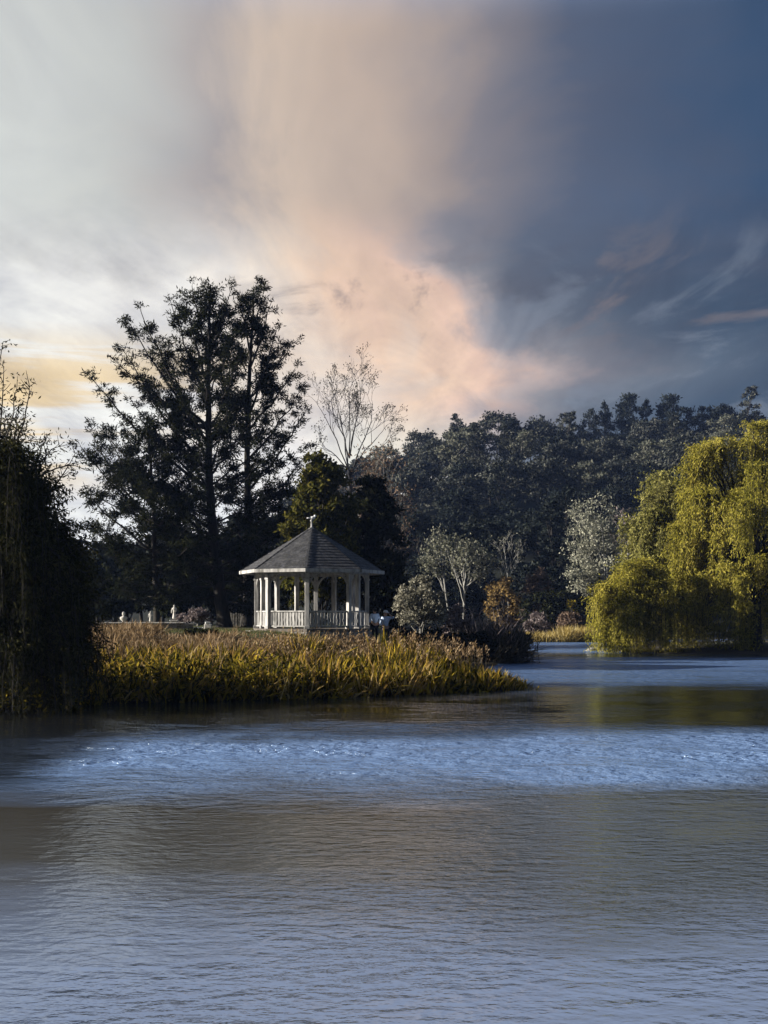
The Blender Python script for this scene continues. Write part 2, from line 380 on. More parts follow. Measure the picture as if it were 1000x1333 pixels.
# ------------------------------------------------------------------ clumpy crowns for the wood on the hill
def clump_crown(L, centre, rx, ry, rz, nc, per, leafL, cr=.36, bottom=-.5, seed=None, point=0.):
    """foliage clumps spread over a crown's volume"""
    c = unit(rng.normal(size=(nc, 3))); c[:, 2] = np.where(c[:, 2] < bottom, -c[:, 2], c[:, 2])
    rr = rng.uniform(.45, 1., nc)[:, None]**.6
    c = c*rr
    if point:
        k = 1-point*np.clip((c[:, 2]+1)/2, 0, 1); c[:, 0] *= k; c[:, 1] *= k
    C = np.asarray(centre)+c*np.array([rx, ry, rz])
    s = cr*(rx+ry)/2*rng.uniform(.55, 1.2, nc)
    d = unit(rng.normal(size=(nc, per, 3))); d[..., 2] = np.where(d[..., 2] < -.25, -d[..., 2]*.6, d[..., 2])
    q = rng.uniform(.45, 1.08, (nc, per, 1))
    P = C[:, None]+d*q*s[:, None, None]*np.array([1, 1, .8])
    D = d*.25+rng.normal(size=d.shape)*.7
    n = nc*per
    L.add(P.reshape(-1, 3), D.reshape(-1, 3), rng.uniform(.6, 1.35, n)*leafL, rng.uniform(.5, .95, n)*leafL*.75, (d+np.array([0, 0, .25])).reshape(-1, 3))
    return C

def clump_tree(h, w, kind, leafL=.5, nc=34, per=70, trunk_frac=.25, r=.16):
    """tree at the origin: returns tubes, leaves"""
    T, L = Tubes(), Leaves()
    lean = rng.normal(size=2)*.05*h
    tr = np.array([[0, 0, -.4], [lean[0]*.3, lean[1]*.3, h*.35], [lean[0]*.7, lean[1]*.7, h*.65], [lean[0], lean[1], h*.92]])
    T.add(bez(tr[0], tr[3], tr[1], 7, .03), np.linspace(r*1.2, .03, 7), 6)
    if kind == 'round':
        C = clump_crown(L, (lean[0]*.7, lean[1]*.7, h*.6), w/2, w/2, h*.40, nc, per, leafL, .34)
    elif kind == 'spire':
        C = []
        for f in np.linspace(.10, .98, 22):
            rr = w/2*(1-f)**.75+.25
            k = max(3, int(nc*(1-f)/4.5))
            for a in rng.uniform(0, 6.283, k):
                q = rr*rng.uniform(.5, 1.05)
                c = np.array([lean[0]*f+math.cos(a)*q, lean[1]*f+math.sin(a)*q, h*f-q*.12+rng.uniform(-.2, .2)]); C.append(c)
                n = int(per*.5)
                d = rng.normal(size=(n, 3))*np.array([.34, .34, .17])*(.5+.25*rr)
                L.add(c+d, np.array([math.cos(a), math.sin(a), .25])+rng.normal(size=(n, 3))*.6, rng.uniform(.6, 1.3, n)*leafL, rng.uniform(.4, .7, n)*leafL*.8)
        L.add(np.array([[lean[0], lean[1], h*.93]])+rng.normal(size=(40, 3))*np.array([.14, .14, .5]), np.array([0, 0, 1.])+rng.normal(size=(40, 3))*.5, leafL*.8, leafL*.3)
        C = np.array(C)
    else:   # 'tiered' open crown on ascending limbs
        C = []
        for i in range(nc):
            a = i*2.4+rng.uniform(-.5, .5); f = rng.uniform(.35, 1.); q = w/2*rng.uniform(.3, 1.)*math.sin(min(1, 1.25*(1.1-f)+.35)*math.pi/2)
            c = np.array([lean[0]*f+math.cos(a)*q, lean[1]*f+math.sin(a)*q, h*f]); C.append(c)
            n = per; s = w*.14*rng.uniform(.6, 1.2)
            d = unit(rng.normal(size=(n, 3)))*rng.uniform(.3, 1, (n, 1))*s*np.array([1.2, 1.2, .6])
            L.add(c+d, d*.4+rng.normal(size=(n, 3))*.5*s, rng.uniform(.6, 1.3, n)*leafL, rng.uniform(.5, .9, n)*leafL*.7, d)
        C = np.array(C)
    for c in C[::4]:
        z0 = max(h*.15, c[2]-h*.25); p0 = np.array([lean[0]*z0/h, lean[1]*z0/h, z0])
        T.add(bez(p0, np.asarray(c), (p0+c)/2+np.array([0, 0, -.3]), 5), np.linspace(r*.4, .03, 5), 4)
    return T, L

def copy_tree(o, loc, rz, sc, label=None):
    c = o.copy(); COL.objects.link(c); c.location = loc; c.rotation_euler.z = rz; c.scale = sc
    if label: c['label'] = label
    for ch in list(o.children):
        k = ch.copy(); COL.objects.link(k); k.parent = c
    return c

HG = 'trees of the wood on the hill'
protos = []
rng = np.random.default_rng(21)
for kind, h, w, mat, lab, nc in (
        ('round', 10.5, 8.0, 'hill', 'grey-green round-crowned tree in the wood on the hillside', 34),
        ('round', 12.0, 8.5, 'hill', 'grey-green broad tree in the wood on the hillside', 40),
        ('round', 11.0, 7.0, 'hilldark', 'dark round-crowned tree in the wood on the hillside', 34),
        ('tiered', 12.5, 8.0, 'hillpale', 'pale grey tree with loose tiers in the wood on the hillside', 40),
        ('round', 9.0, 8.0, 'hilldark', 'low dark spreading tree in the wood on the hillside', 30),
        ('spire', 14.0, 6.5, 'hilldark', 'dark pointed conifer in the wood on the hillside', 40),
        ('tiered', 14.0, 7.5, 'hilldark', 'dark open-topped pine in the wood on the hillside', 36),
        ('spire', 15.5, 7.0, 'hill', 'grey-green pointed conifer in the wood on the hillside', 44)):
    T, L = clump_tree(h, w, kind, .55, nc, 80)
    r = plant('hillside_tree', lab, 'tree', (0, 0, 0), T, L, M['barkgrey'] if mat == 'hillpale' else M['bark'], M[mat], HG)
    protos.append([r, h, False])
def put(k, x, y, s, label=None, rz=None, zs=1.):
    r, h, used = protos[k]
    loc = (x, y, gz(x, y)-.2); rz = rng.uniform(0, 6.28) if rz is None else rz
    if not used:
        protos[k][2] = True; r.location = loc; r.rotation_euler.z = rz; r.scale = (s, s, s*zs)
        if label: r['label'] = label
        return r
    return copy_tree(r, loc, rz, (s, s, s*zs), label or protos[k][0]['label'])
LAB = [p_[0]['label'] for p_ in protos]
rnd = random.Random(5)
Yv = 134.; n_h = 0
while Yv < 300:
    step = 7.6+(Yv-134)*.012
    x = (385-500)/F*Yv+rnd.uniform(0, step)
    while x < (1075-500)/F*Yv:
        xx, yy_ = x+rnd.uniform(-2, 2), Yv+rnd.uniform(-3, 3)
        px = 500+xx/yy_*F
        up = (Yv-134)/166
        up_dark = up < .38
        if up > .8 and px > 705: ks = [0, 1, 2, 2, 5, 6, 6]
        elif up > .8: ks = [0, 0, 1, 2, 4]
        elif not up_dark: ks = [0, 1, 0, 1, 2, 3, 4, 7]
        else: ks = [2, 4, 2, 4, 5]
        if up > .86 and px > 720: ks = [5, 6, 5, 7]
        k = rnd.choice(ks); put(k, xx, yy_, rnd.uniform(.8, 1.12)*(1 if up > .8 else 1.), LAB[k]); n_h += 1
        x += step*rnd.uniform(.85, 1.15)
    Yv += 9.6
# the tall conifers that break the skyline
for px, row, k, s, lab in ((748, 541, 5, .8, 'small dark pointed tree right of the hump of the skyline'), (765, 536, 6, .8, 'dark ragged pine just left of the first skyline spire'), (803, 538, 6, .85, 'dark ragged pine between the first and second skyline spires'), (858, 534, 5, .9, 'dark spire close at the left of the broad flat-topped pine'), (922, 530, 5, 1., 'dark spire midway between the flat-topped pine and the tallest conifer'),
        (705, 545, 0, .85, 'round grey-green tree at the hump of the skyline'),
        (785, 524, 5, .95, 'slim dark conifer, first spire from the left on the skyline'),
        (822, 513, 6, 1.15, 'tall dark conifer with an open top on the skyline, second spire from the left'),
        (843, 520, 5, 1.1, 'slender dark conifer pressed against the tall open-topped one on the skyline'),
        (876, 514, 6, 1.25, 'broad dark pine with a flat top on the skyline left of the willow'),
        (905, 530, 6, .9, 'smaller dark pine under the shoulder of the flat-topped pine'),
        (964, 499, 7, 1.3, 'tallest pointed conifer on the skyline above the yellow willow'),
        (940, 528, 2, 1.2, 'dark rounded tree against the tallest skyline conifer'),
        (990, 540, 2, 1.2, 'dark rounded tree at the right end of the skyline')):
    Y = 292.; x = (px-500)/F*Y; h0 = gz(x, Y); want = CH+(HOR-row)/F*Y-h0
    o = put(k, x, Y, s, lab); f = want/(protos[k][1]*s)
    o.scale = (s*1.1, s*1.1, s*max(.6, f))

# trees closing the view behind the conifers at the left
for i, (px, row, Y, k, s) in enumerate(((110, 700, 88, 2, .75), (150, 712, 86, 4, .8), (185, 705, 89, 2, .85), (235, 690, 87, 0, .8), (265, 700, 91, 2, .9),
                                         (335, 668, 89, 2, 1.0), (300, 690, 87, 4, .9), (372, 660, 91, 2, 1.0), (80, 715, 87, 4, .7), (55, 705, 89, 2, .8), (128, 735, 86, 4, .55), (212, 725, 86, 4, .65))):
    x = (px-500)/F*Y; h0 = gz(x, Y); want = CH+(HOR-row)/F*Y-h0
    o = put(k, x, Y, s, 'dark tree massed behind the tall conifers and the statues'); o['group'] = 'dark trees behind the conifers'
    o.scale = (s, s, max(.4, want/protos[k][1]))

rng = np.random.default_rng(77)
HEDGE = [(px, row, hw, Y) for px, row, hw, Y in ((98, 752, 26, 84), (128, 735, 30, 82), (166, 722, 32, 86), (205, 712, 34, 83), (246, 700, 34, 86), (290, 692, 34, 84), (332, 690, 32, 87), (368, 700, 30, 84), (150, 765, 24, 80), (225, 752, 26, 79), (275, 745, 26, 80), (320, 742, 26, 80))]
# ------------------------------------------------------------------ branching trees
def branch(T, tips, p, d, ln, r, depth, spread=.55, up=.15, shrink=.74, kids=(2, 3), bend=.12, fine=.006):
    pts = [p]; dd = d.copy()
    for i in range(4):
        dd = unit(dd+rng.normal(size=3)*bend+np.array([0, 0, up*.3])); pts.append(pts[-1]+dd*ln/4)
    pts = np.array(pts); T.add(pts, np.linspace(r, max(fine, r*.66), 5), 6 if r > .06 else 3)
    if depth == 0:
        tips.append((pts[-1], dd)); return
    for k in range(rng.integers(kids[0], kids[1]+1)):
        rv = unit(rng.normal(size=3)); s = unit(np.cross(dd, rv))
        nd = unit(dd+s*rng.uniform(.5, 1.2)*spread*1.5+np.array([0, 0, up]))
        f = rng.uniform(.55, 1.) if k else 1.
        q, _ = lerp_poly(pts, [f]); branch(T, tips, q[0], nd, ln*shrink*rng.uniform(.8, 1.15), max(fine, r*.62), depth-1, spread, up, shrink, kids, bend, fine)

# the bare tree with a few last leaves
rng = np.random.default_rng(33); Y = 92.
T, L, tips = Tubes(), Leaves(), []
b0 = at(457, 806, Y); b0[2] = gz(b0[0], Y); f0 = at(455, 612, Y)
T.add(bez(b0-np.array([0, 0, .2]), f0, (b0+f0)/2+np.array([.15, 0, 0]), 8), np.linspace(.26, .17, 8), 7)
for (tx, ty, dy) in ((405, 500, 0), (432, 478, 1.5), (455, 472, -1), (478, 475, 1), (500, 505, 0), (522, 560, -1), (402, 560, 1), (470, 520, -2), (440, 520, 2.), (395, 610, 0), (515, 535, 1), (420, 500, -1.5)):
    e = at(tx, ty, Y); e[1] += dy
    st = f0+np.array([0, 0, rng.uniform(-1.2, 1.)])
    full = bez(st, st+(e-st)*.6, st+(e-st)*.25+np.array([0, 0, .5]), 6, .04)
    T.add(full, np.linspace(.06, .03, 6), 5)
    ln = np.linalg.norm(e-st)
    for q in range(3):
        branch(T, tips, full[-1-q], unit(e-st+rng.normal(size=3)*.45*ln*(q > 0)), ln*.20, .028, 3, .5, .12, .76, (2, 3), .13, .010)
tp_ = np.array([p for p, _ in tips]); td = np.array([d for _, d in tips])
keep = rng.random(len(tp_)) < .75
n = keep.sum()
P = np.repeat(tp_[keep], 5, 0)+rng.normal(size=(n*5, 3))*.13
L.add(P, np.array([0, 0, -.7])+rng.normal(size=(n*5, 3))*.6, rng.uniform(.12, .24, n*5), rng.uniform(.05, .09, n*5))
plant('bare_tree', 'tall bare-branched tree with fine twigs against the bright cloud', 'tree', b0, T, L, solid_mat('twig_bark', (.02, .02, .024, 1), (.05, .05, .055, 1), 6), M['dark'])

# dense olive evergreen right behind the gazebo
rng = np.random.default_rng(34)
def bushy(name, label, cat, px, rowtop, halfw_px, Y, leafm, barkm, nc, per, leafL, rowbase=None, cr=.26, point=.45, ry=1., group=None, bottom=-.9, trunk_r=.14):
    b = at(px, 800, Y); b[2] = gz(b[0], Y)
    top = CH+(HOR-rowtop)/F*Y; h = top-b[2]; rx = halfw_px/F*Y
    lo = b[2]+.1 if rowbase is None else CH+(HOR-rowbase)/F*Y
    T, L = Tubes(), Leaves()
    hz = (top-lo)/2
    C = clump_crown(L, (b[0], b[1], lo+hz), rx*.86, rx*.86*ry, hz*.9, nc, per, leafL, cr, bottom, point=point)
    ax = np.array([b[0], b[1], lo+hz*.6])
    T.add(bez(b-np.array([0, 0, .2]), np.array([b[0], b[1], top-hz*.35]), (b+ax)/2, 6, .02), np.linspace(trunk_r, .03, 6), 6)
    for c in C[::3]:
        z0 = min(max(b[2]+.2, c[2]-hz*.6), top-hz*.5); p0 = np.array([b[0], b[1], z0])
        T.add(bez(p0, c, (p0+c)/2+np.array([0, 0, -.1*hz]), 5, .03), np.linspace(trunk_r*.4, .012, 5), 4)
    return plant(name, label, cat, b, T, L, barkm, leafm, group)
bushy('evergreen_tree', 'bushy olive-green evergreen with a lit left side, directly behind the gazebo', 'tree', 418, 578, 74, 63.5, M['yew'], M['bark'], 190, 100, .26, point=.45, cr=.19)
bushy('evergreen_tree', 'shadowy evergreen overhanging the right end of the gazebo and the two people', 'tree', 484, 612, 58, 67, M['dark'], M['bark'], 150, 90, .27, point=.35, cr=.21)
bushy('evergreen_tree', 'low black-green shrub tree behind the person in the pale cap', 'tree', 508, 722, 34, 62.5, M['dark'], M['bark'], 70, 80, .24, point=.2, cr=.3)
# grey-brown thin tree between the evergreens and the hill
rng = np.random.default_rng(36)
def branching(name, label, px, rowbase, rowfork, ends, Y, leafm, barkm, r0, depth=2, leaf=(.2, .09), nleaf=26, cl=.35, keepf=.9, group=None, split=.19, droop=-.2, fine=.012, spread=.45):
    T, L, tips = Tubes(), Leaves(), []
    b = at(px, rowbase, Y); b[2] = gz(b[0], Y); f = at(px if not isinstance(rowfork, tuple) else rowfork[0], rowfork[1] if isinstance(rowfork, tuple) else rowfork, Y)
    T.add(bez(b-np.array([0, 0, .2]), f, (b+f)/2+rng.normal(size=3)*.12, 7), np.linspace(r0, r0*.7, 7), 7)
    for (tx, ty, dy) in ends:
        e = at(tx, ty, Y); e[1] += dy; st = f+np.array([0, 0, -rng.uniform(0, .35)*(f[2]-b[2])])
        full = bez(st, st+(e-st)*.72, st+(e-st)*.3+np.array([0, 0, .06*np.linalg.norm(e-st)]), 7, .04)
        T.add(full, np.linspace(r0*.5, r0*.2, 7), 5); ln = np.linalg.norm(e-st)
        for q in (0, 1, 2, 3):
            branch(T, tips, full[-1-q], unit(e-st+rng.normal(size=3)*.4*ln*(q > 0)), max(.35, ln*split), r0*.17, depth, spread, .1, .75, (2, 3), .14, fine)
    P0 = np.array([p for p, _ in tips]); P0 = P0[rng.random(len(P0)) < keepf]; n = len(P0)
    if nleaf:
        P = np.repeat(P0, nleaf, 0)+rng.normal(size=(n*nleaf, 3))*cl*np.array([1, 1, .7])
        L.add(P, np.array([0, 0, droop])+rng.normal(size=(n*nleaf, 3))*.7, rng.uniform(.6, 1.3, n*nleaf)*leaf[0], rng.uniform(.6, 1.3, n*nleaf)*leaf[1])
    return plant(name, label, 'tree', b, T, L, barkm, leafm, group)
branching('deciduous_tree', 'thin grey-brown tree with pale crooked limbs, right of the olive evergreen', 492, 806, 720,
          ((455, 640, 0), (470, 600, 1), (488, 590, -1), (505, 610, 1), (522, 650, 0), (528, 700, -1), (515, 730, 1), (470, 690, -1), (500, 660, 2)), 91, M['russet'], M['barkgrey'], .2, 2, (.3, .14), 12, .45, .8)
for px, row, hw, Y in HEDGE:
    bushy('shrub', 'dark evergreen shrub in the thicket behind the conifer trunks', 'shrub', px, row, hw, Y, M['dark'], M['bark'], 46, 70, .3, point=.15, cr=.3, group='dark thicket behind the conifers')
# gum trees at the foot of the hill
branching('gum_tree', 'umbrella-crowned pale gum tree with forked white limbs at the foot of the hill', 605, 792, 766,
          ((578, 705, 0), (592, 700, 1), (608, 700, -1), (622, 706, 1), (634, 716, 0), (632, 745, -1), (585, 728, 1), (600, 715, -2)), 122, M['gum'], M['barkpale'], .15, 1, (.32, .2), 22, .40, .9, split=.16)
branching('gum_tree', 'leaning pale gum tree with a long bare stem, left of the umbrella-crowned gum', 591, 792, (578, 752),
          ((556, 712, 0), (563, 698, 1), (572, 690, -1), (582, 700, 1), (560, 735, 0), (550, 725, 1)), 124, M['gum'], M['barkpale'], .12, 1, (.32, .2), 22, .42, .9, split=.18)
branching('gum_tree', 'small bare pale tree with wispy twigs, above the orange bush', 661, 792, 742,
          ((646, 708, 0), (655, 700, 1), (668, 699, -1), (682, 708, 0), (676, 722, 1), (645, 726, 0)), 124, M['gum'], M['barkpale'], .085, 2, (.25, .12), 3, .3, .5, split=.2)
branching('gum_tree', 'large silvery gum tree with twisting white limbs, left of the willows', 782, 806, (790, 762),
          ((742, 662, 0), (760, 650, 1), (778, 648, -1), (795, 660, 1), (738, 690, 0), (752, 720, 1), (812, 690, 0), (742, 745, -1), (770, 690, -2), (800, 712, 1), (760, 765, 0), (785, 675, 2), (765, 735, -1)), 112, M['silver'], M['barkpale'], .17, 2, (.30, .17), 20, .36, .95, split=.13)
branching('gum_tree', 'pinkish-grey gum tree half hidden behind the olive willow', 818, 806, 720,
          ((802, 678, 0), (815, 668, 1), (830, 680, -1), (840, 700, 0), (800, 700, 1)), 116, M['mauve'], M['barkpale'], .2, 1, (.32, .18), 14, .38, .9)

# ------------------------------------------------------------------ weeping willows
def willow(label, px, Y, rowtop, boughs, leafm, seed, strand_leaf=(.24, .055), per_m=9, ns=11, spread=.55, trunk_r=.4, rise=.3, group='weeping willows round the pond', fork_row=770, extra=None, zmin=.12):
    """boughs: (px, row of shoulder, depth offset, hang rows) - each carries a curtain of hanging withies"""
    global rng
    rng = np.random.default_rng(seed)
    T, L = Tubes(), Leaves()
    b = at(px, 800, Y); b[2] = max(.05, gz(b[0], Y)); fk = at(px, fork_row, Y)
    T.add(bez(b-np.array([0, 0, .3]), fk, (b+fk)/2+rng.normal(size=3)*.1, 6), np.linspace(trunk_r*1.2, trunk_r*.8, 6), 8)
    for (bx, by, dy, hang) in boughs:
        e = at(bx, by, Y+dy); st = fk+np.array([0, 0, rng.uniform(-.3, .6)])
        ln = np.linalg.norm(e-st)
        c = st+(e-st)*.45+np.array([0, 0, rise*ln])
        lb = bez(st, e, c, 10, .03*ln/5); T.add(lb, np.linspace(max(.05, trunk_r*.28), .03, 10), 5)
        out = unit((e-st)*np.array([1, 1, 0]))
        n = ns+int(rng.integers(-2, 3)); hm = hang/F*Y
        for k in range(n):
            o = e+np.array([rng.normal()*spread, rng.normal()*spread, rng.normal()*spread*.35])-out*abs(rng.normal())*spread*.8
            h = hm*rng.uniform(.5, 1.15)
            h = min(h, o[2]-zmin)
            if h < .25: continue
            m_ = max(4, int(h/.4)); tt = np.linspace(0, 1, m_)
            lat = out*rng.uniform(.1, .55)+rng.normal(size=3)*np.array([.18, .18, 0])
            st2 = e+(o-e)*.2
            S = o+lat*(np.sqrt(tt)*.5)[:, None]*min(1, h/2)+np.array([0, 0, -1.])*(h*tt)[:, None]+rng.normal(size=(m_, 3))*.035+np.array([0, 0, .28])*np.sin(np.minimum(tt*4, math.pi))[:, None]
            S = np.concatenate([st2[None], S])
            T.add(S, np.linspace(.016, .006, len(S)), 3)
            q = int(h*per_m*3)+10
            P, D = lerp_poly(S, rng.uniform(.05, 1, q))
            L.add(P+rng.normal(size=(q, 3))*np.array([.09, .09, .05]), D*.8+rng.normal(size=(q, 3))*.42, rng.uniform(.6, 1.3, q)*strand_leaf[0], rng.uniform(.6, 1.3, q)*strand_leaf[1], out+np.array([0, 0, .2]))
        # leafy cap over the shoulder
        q = 150
        L.add(e+rng.normal(size=(q, 3))*np.array([spread, spread, spread*.45]), np.array([0, 0, -.5])+out*.4+rng.normal(size=(q, 3))*.6, rng.uniform(.6, 1.3, q)*strand_leaf[0], rng.uniform(.7, 1.4, q)*strand_leaf[1])
    if extra: extra(T, L, fk)
    return plant('weeping_willow', label, 'willow', b, T, L, M['bark'], leafm, group)

rs = random.Random(3)
def dome(cx, top, outline, n, seed, hang):
    """shoulder points spread over a crown whose left/right edges at each row are given by outline rows"""
    r_ = random.Random(seed); out_ = []
    rows = [o[0] for o in outline]
    for i in range(n):
        row = rows[0]+(rows[-1]-rows[0])*((i+r_.random())/n)
        l = np.interp(row, rows, [o[1] for o in outline]); rr = np.interp(row, rows, [o[2] for o in outline])
        u = r_.random(); u = u if r_.random() < .6 else (0. if r_.random() < .6 else 1.)
        px = l+(rr-l)*u; half = (rr-l)/2; off = (px-(l+rr)/2)/max(1, half)
        depth = math.sqrt(max(0, 1-off*off))*half/F*76*.75
        dy = -depth*r_.uniform(.35, 1.) if r_.random() < .72 else depth*r_.uniform(.2, .9)
        px += r_.gauss(0, 5); row += r_.gauss(0, 7)
        out_.append((px, row, dy, hang*r_.uniform(.55, 1.2)))
    return out_
willow('tallest weeping willow, golden yellow, its curtains filling the right edge above the water', 985, 78, 560,
       dome(985, 560, [(560, 985, 1060), (580, 930, 1085), (605, 902, 1090), (650, 893, 1095), (720, 893, 1105), (780, 890, 1110), (815, 897, 1110)], 150, 41, 58), M['willow'], 41, rise=.28, spread=.42, ns=14)
willow('round olive-green willow with a high mounded crown, between the silvery gum and the golden willow', 862, 81, 620,
       dome(862, 600, [(632, 862, 920), (660, 838, 930), (690, 828, 925), (740, 820, 920), (790, 822, 915)], 110, 42, 36), M['willowgreen'], 42, rise=.22, spread=.50, strand_leaf=(.25, .075), ns=13)
willow('lowest willow, an olive-gold skirt of withies hanging down to the water beside the channel', 815, 75.5, 750,
       dome(815, 750, [(738, 820, 850), (756, 796, 875), (778, 783, 890), (800, 779, 900)], 52, 43, 78), M['willow'], 43, rise=.25, spread=.38, trunk_r=.22, fork_row=800)

edge_ = lambda row: np.interp(row, [560, 600, 650, 700, 780, 850], [6, 32, 64, 90, 110, 118])
def left_extra(T, L, fk):
    for i in range(46):
        row = 570+290*(i+rng.random())/46; ex = edge_(row)+rng.uniform(-6, 30)
        p0 = at(edge_(row)-45, row-30, 31+rng.normal()*.8); p1 = at(ex, row+rng.uniform(-12, 26), 31+rng.normal()*.8)
        lb = bez(p0, p1, (p0+p1)/2+np.array([0, 0, .25]), 7, .03); T.add(lb, np.linspace(.025, .006, 7), 4)
        twigs_and_tufts(T, L, lb, .02, (.2, .55), .12, .3, 9, .15, .045, -.35, .13)

    for pts in ([(-10, 640), (10, 570), (22, 505)], [(-10, 640), (2, 540), (5, 480)], [(-5, 660), (30, 560), (38, 500)], [(0, 680), (60, 600), (112, 612)],
                [(0, 690), (55, 590), (78, 580)], [(0, 680), (50, 600), (62, 565)], [(0, 700), (70, 640), (98, 590)], [(-20, 600), (-5, 500), (4, 445)], [(-10, 650), (22, 580), (20, 540)]):
        P = px_poly(pts, 30.5, [0, .4*rng.normal(), .8*rng.normal()])
        lb = bez(P[0], P[2], P[1]*1.35-.175*(P[0]+P[2]), 9, .02); T.add(lb, np.linspace(.035, .008, 9), 4)
        twigs_and_tufts(T, L, lb, .02, (.2, .55), .13, .35, 6, .13, .04, .2, .16)
r_ = random.Random(8)
lw = []
for i in range(150):
    row = 575+275*(i+r_.random())/150; e_x = edge_(row)
    px = e_x-abs(r_.gauss(0, 1))*60 if r_.random() < .6 else r_.uniform(-60, e_x)
    lw.append((px, row, r_.uniform(-1.8, 1.8) if px > 40 else r_.uniform(-2.4, .5), r_.uniform(60, 170)))
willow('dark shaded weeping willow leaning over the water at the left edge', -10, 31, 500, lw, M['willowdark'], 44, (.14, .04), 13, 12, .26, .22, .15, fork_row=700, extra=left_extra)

# ------------------------------------------------------------------ shrubs
bushy('shrub', 'orange autumn shrub at the foot of the hill beside a russet one', 'shrub', 656, 746, 29, 121, M['rust'], M['bark'], 60, 60, .36, point=.15, cr=.27)
bushy('shrub', 'round dull russet shrub, right of the orange shrub', 'shrub', 701, 740, 25, 123, M['russet'], M['bark'], 46, 60, .4, point=.1, cr=.3)
bushy('shrub', 'dark shrub growing below the silvery gum tree', 'shrub', 738, 768, 22, 117, M['dark'], M['bark'], 34, 60, .38, point=.1, cr=.3)
bushy('shrub', 'small yellowish shrub at the foot of the silvery gum tree', 'shrub', 745, 776, 10, 113, M['lily'], M['bark'], 18, 50, .3, point=.2, cr=.3)
bushy('shrub', 'dark shrub under the russet shrub at the back of the far bank', 'shrub', 705, 768, 34, 118, M['dark'], M['bark'], 34, 60, .38, point=.1, cr=.3)
bushy('shrub', 'dusky mauve shrub on the far bank beside the willow skirt', 'shrub', 745, 797, 24, 109, M['russet'], M['bark'], 30, 60, .3, point=.1, cr=.3)
bushy('shrub', 'low brown shrub on the far bank above the golden reeds', 'shrub', 700, 799, 22, 110, M['mauve'], M['bark'], 30, 60, .3, point=.1, cr=.3)
rng = np.random.default_rng(51)
bushy('shrub', 'grey-leaved bush with tangled twigs, right of the two people', 'shrub', 548, 748, 40, 59.2, M['grey'], M['barkgrey'], 80, 60, .17, rowbase=826, point=.2, cr=.26)
bushy('shrub', 'low grey-tan bush right of the tangled grey bush', 'shrub', 592, 786, 27, 59.6, M['mauve'], M['barkgrey'], 36, 50, .2, point=.2, cr=.3)
for i, (px, row, hw, Y, mt, lab) in enumerate(((530, 822, 20, 56., 'dark', 'black-green low shrub at the feet of the bank, nearest the people'), (562, 820, 24, 55.5, 'dark', 'black-green spreading shrub under the grey-leaved bush'),
                                (598, 826, 24, 55., 'dark', 'black-green shrub at the water, left of the spiky flax'), (676, 822, 18, 70, 'dark', 'dark shrub trailing into the channel, right of the spiky flax'), (628, 822, 22, 57.5, 'dark', 'dark shrub in front of the spiky flax clump'))):
    bushy('shrub', lab, 'shrub', px, row, hw, Y, M[mt], M['bark'], 40, 60, .2, point=.1, cr=.3)
for px, row, hw, Y, mt, lab in ((258, 792, 22, 74, 'mauve', 'mauve bare-twigged bush left of the thick conifer trunk'), (236, 800, 12, 76, 'mauve', 'small mauve bush behind the tallest statue'),
                                (305, 786, 16, 80, 'grey', 'grey bush seen just behind the conifer trunk'), (340, 800, 14, 82, 'dark', 'dark bush behind the left end of the gazebo')):
    bushy('shrub', lab, 'shrub', px, row, hw, Y, M[mt], M['barkgrey'], 36, 45, .17, point=.2, cr=.26)
bushy('shrub', 'dark round bush on the bank slope in front of the lawn', 'shrub', 262, 824, 24, 43, M['dark'], M['bark'], 44, 60, .12, point=.1, cr=.26)
# spiky flax clump
rng = np.random.default_rng(52)
B = Blades(); Y = 60.; cx = (642-500)/F*Y; cz = gz(cx, Y); n = 2600
a = rng.uniform(0, 6.283, n); el = rng.uniform(.15, 1.5, n)
P = np.stack([cx+rng.normal(size=n)*.75, Y+rng.normal(size=n)*.6, np.full(n, cz-.05)], -1)
D = np.stack([np.cos(a)*np.cos(el), np.sin(a)*np.cos(el), np.sin(el)], -1)
B.add(P, D, rng.uniform(1.1, 3.0, n), rng.uniform(.025, .06, n), rng.uniform(.1, .35, n))
rt = empty('flax_clump', (cx, Y, cz)); tag(rt, 'big dark spiky flax clump fanning over the channel edge', 'plant')
link('blades', B.mesh('blades', (cx, Y, cz)), M['flax'], rt)
B = Blades(); n = 420
a = rng.uniform(0, 6.283, n); el = rng.uniform(.6, 1.5, n)
P = np.stack([cx+rng.normal(size=n)*.8-.5, Y+rng.normal(size=n)*.6, np.full(n, cz+.6)], -1)
D = np.stack([np.cos(a)*np.cos(el), np.sin(a)*np.cos(el), np.sin(el)], -1)
B.add(P, D, rng.uniform(1.3, 2.7, n), .03, rng.uniform(.05, .2, n))
link('flower_stalks', B.mesh('flower_stalks', (cx, Y, cz)), M['mauve'], rt)

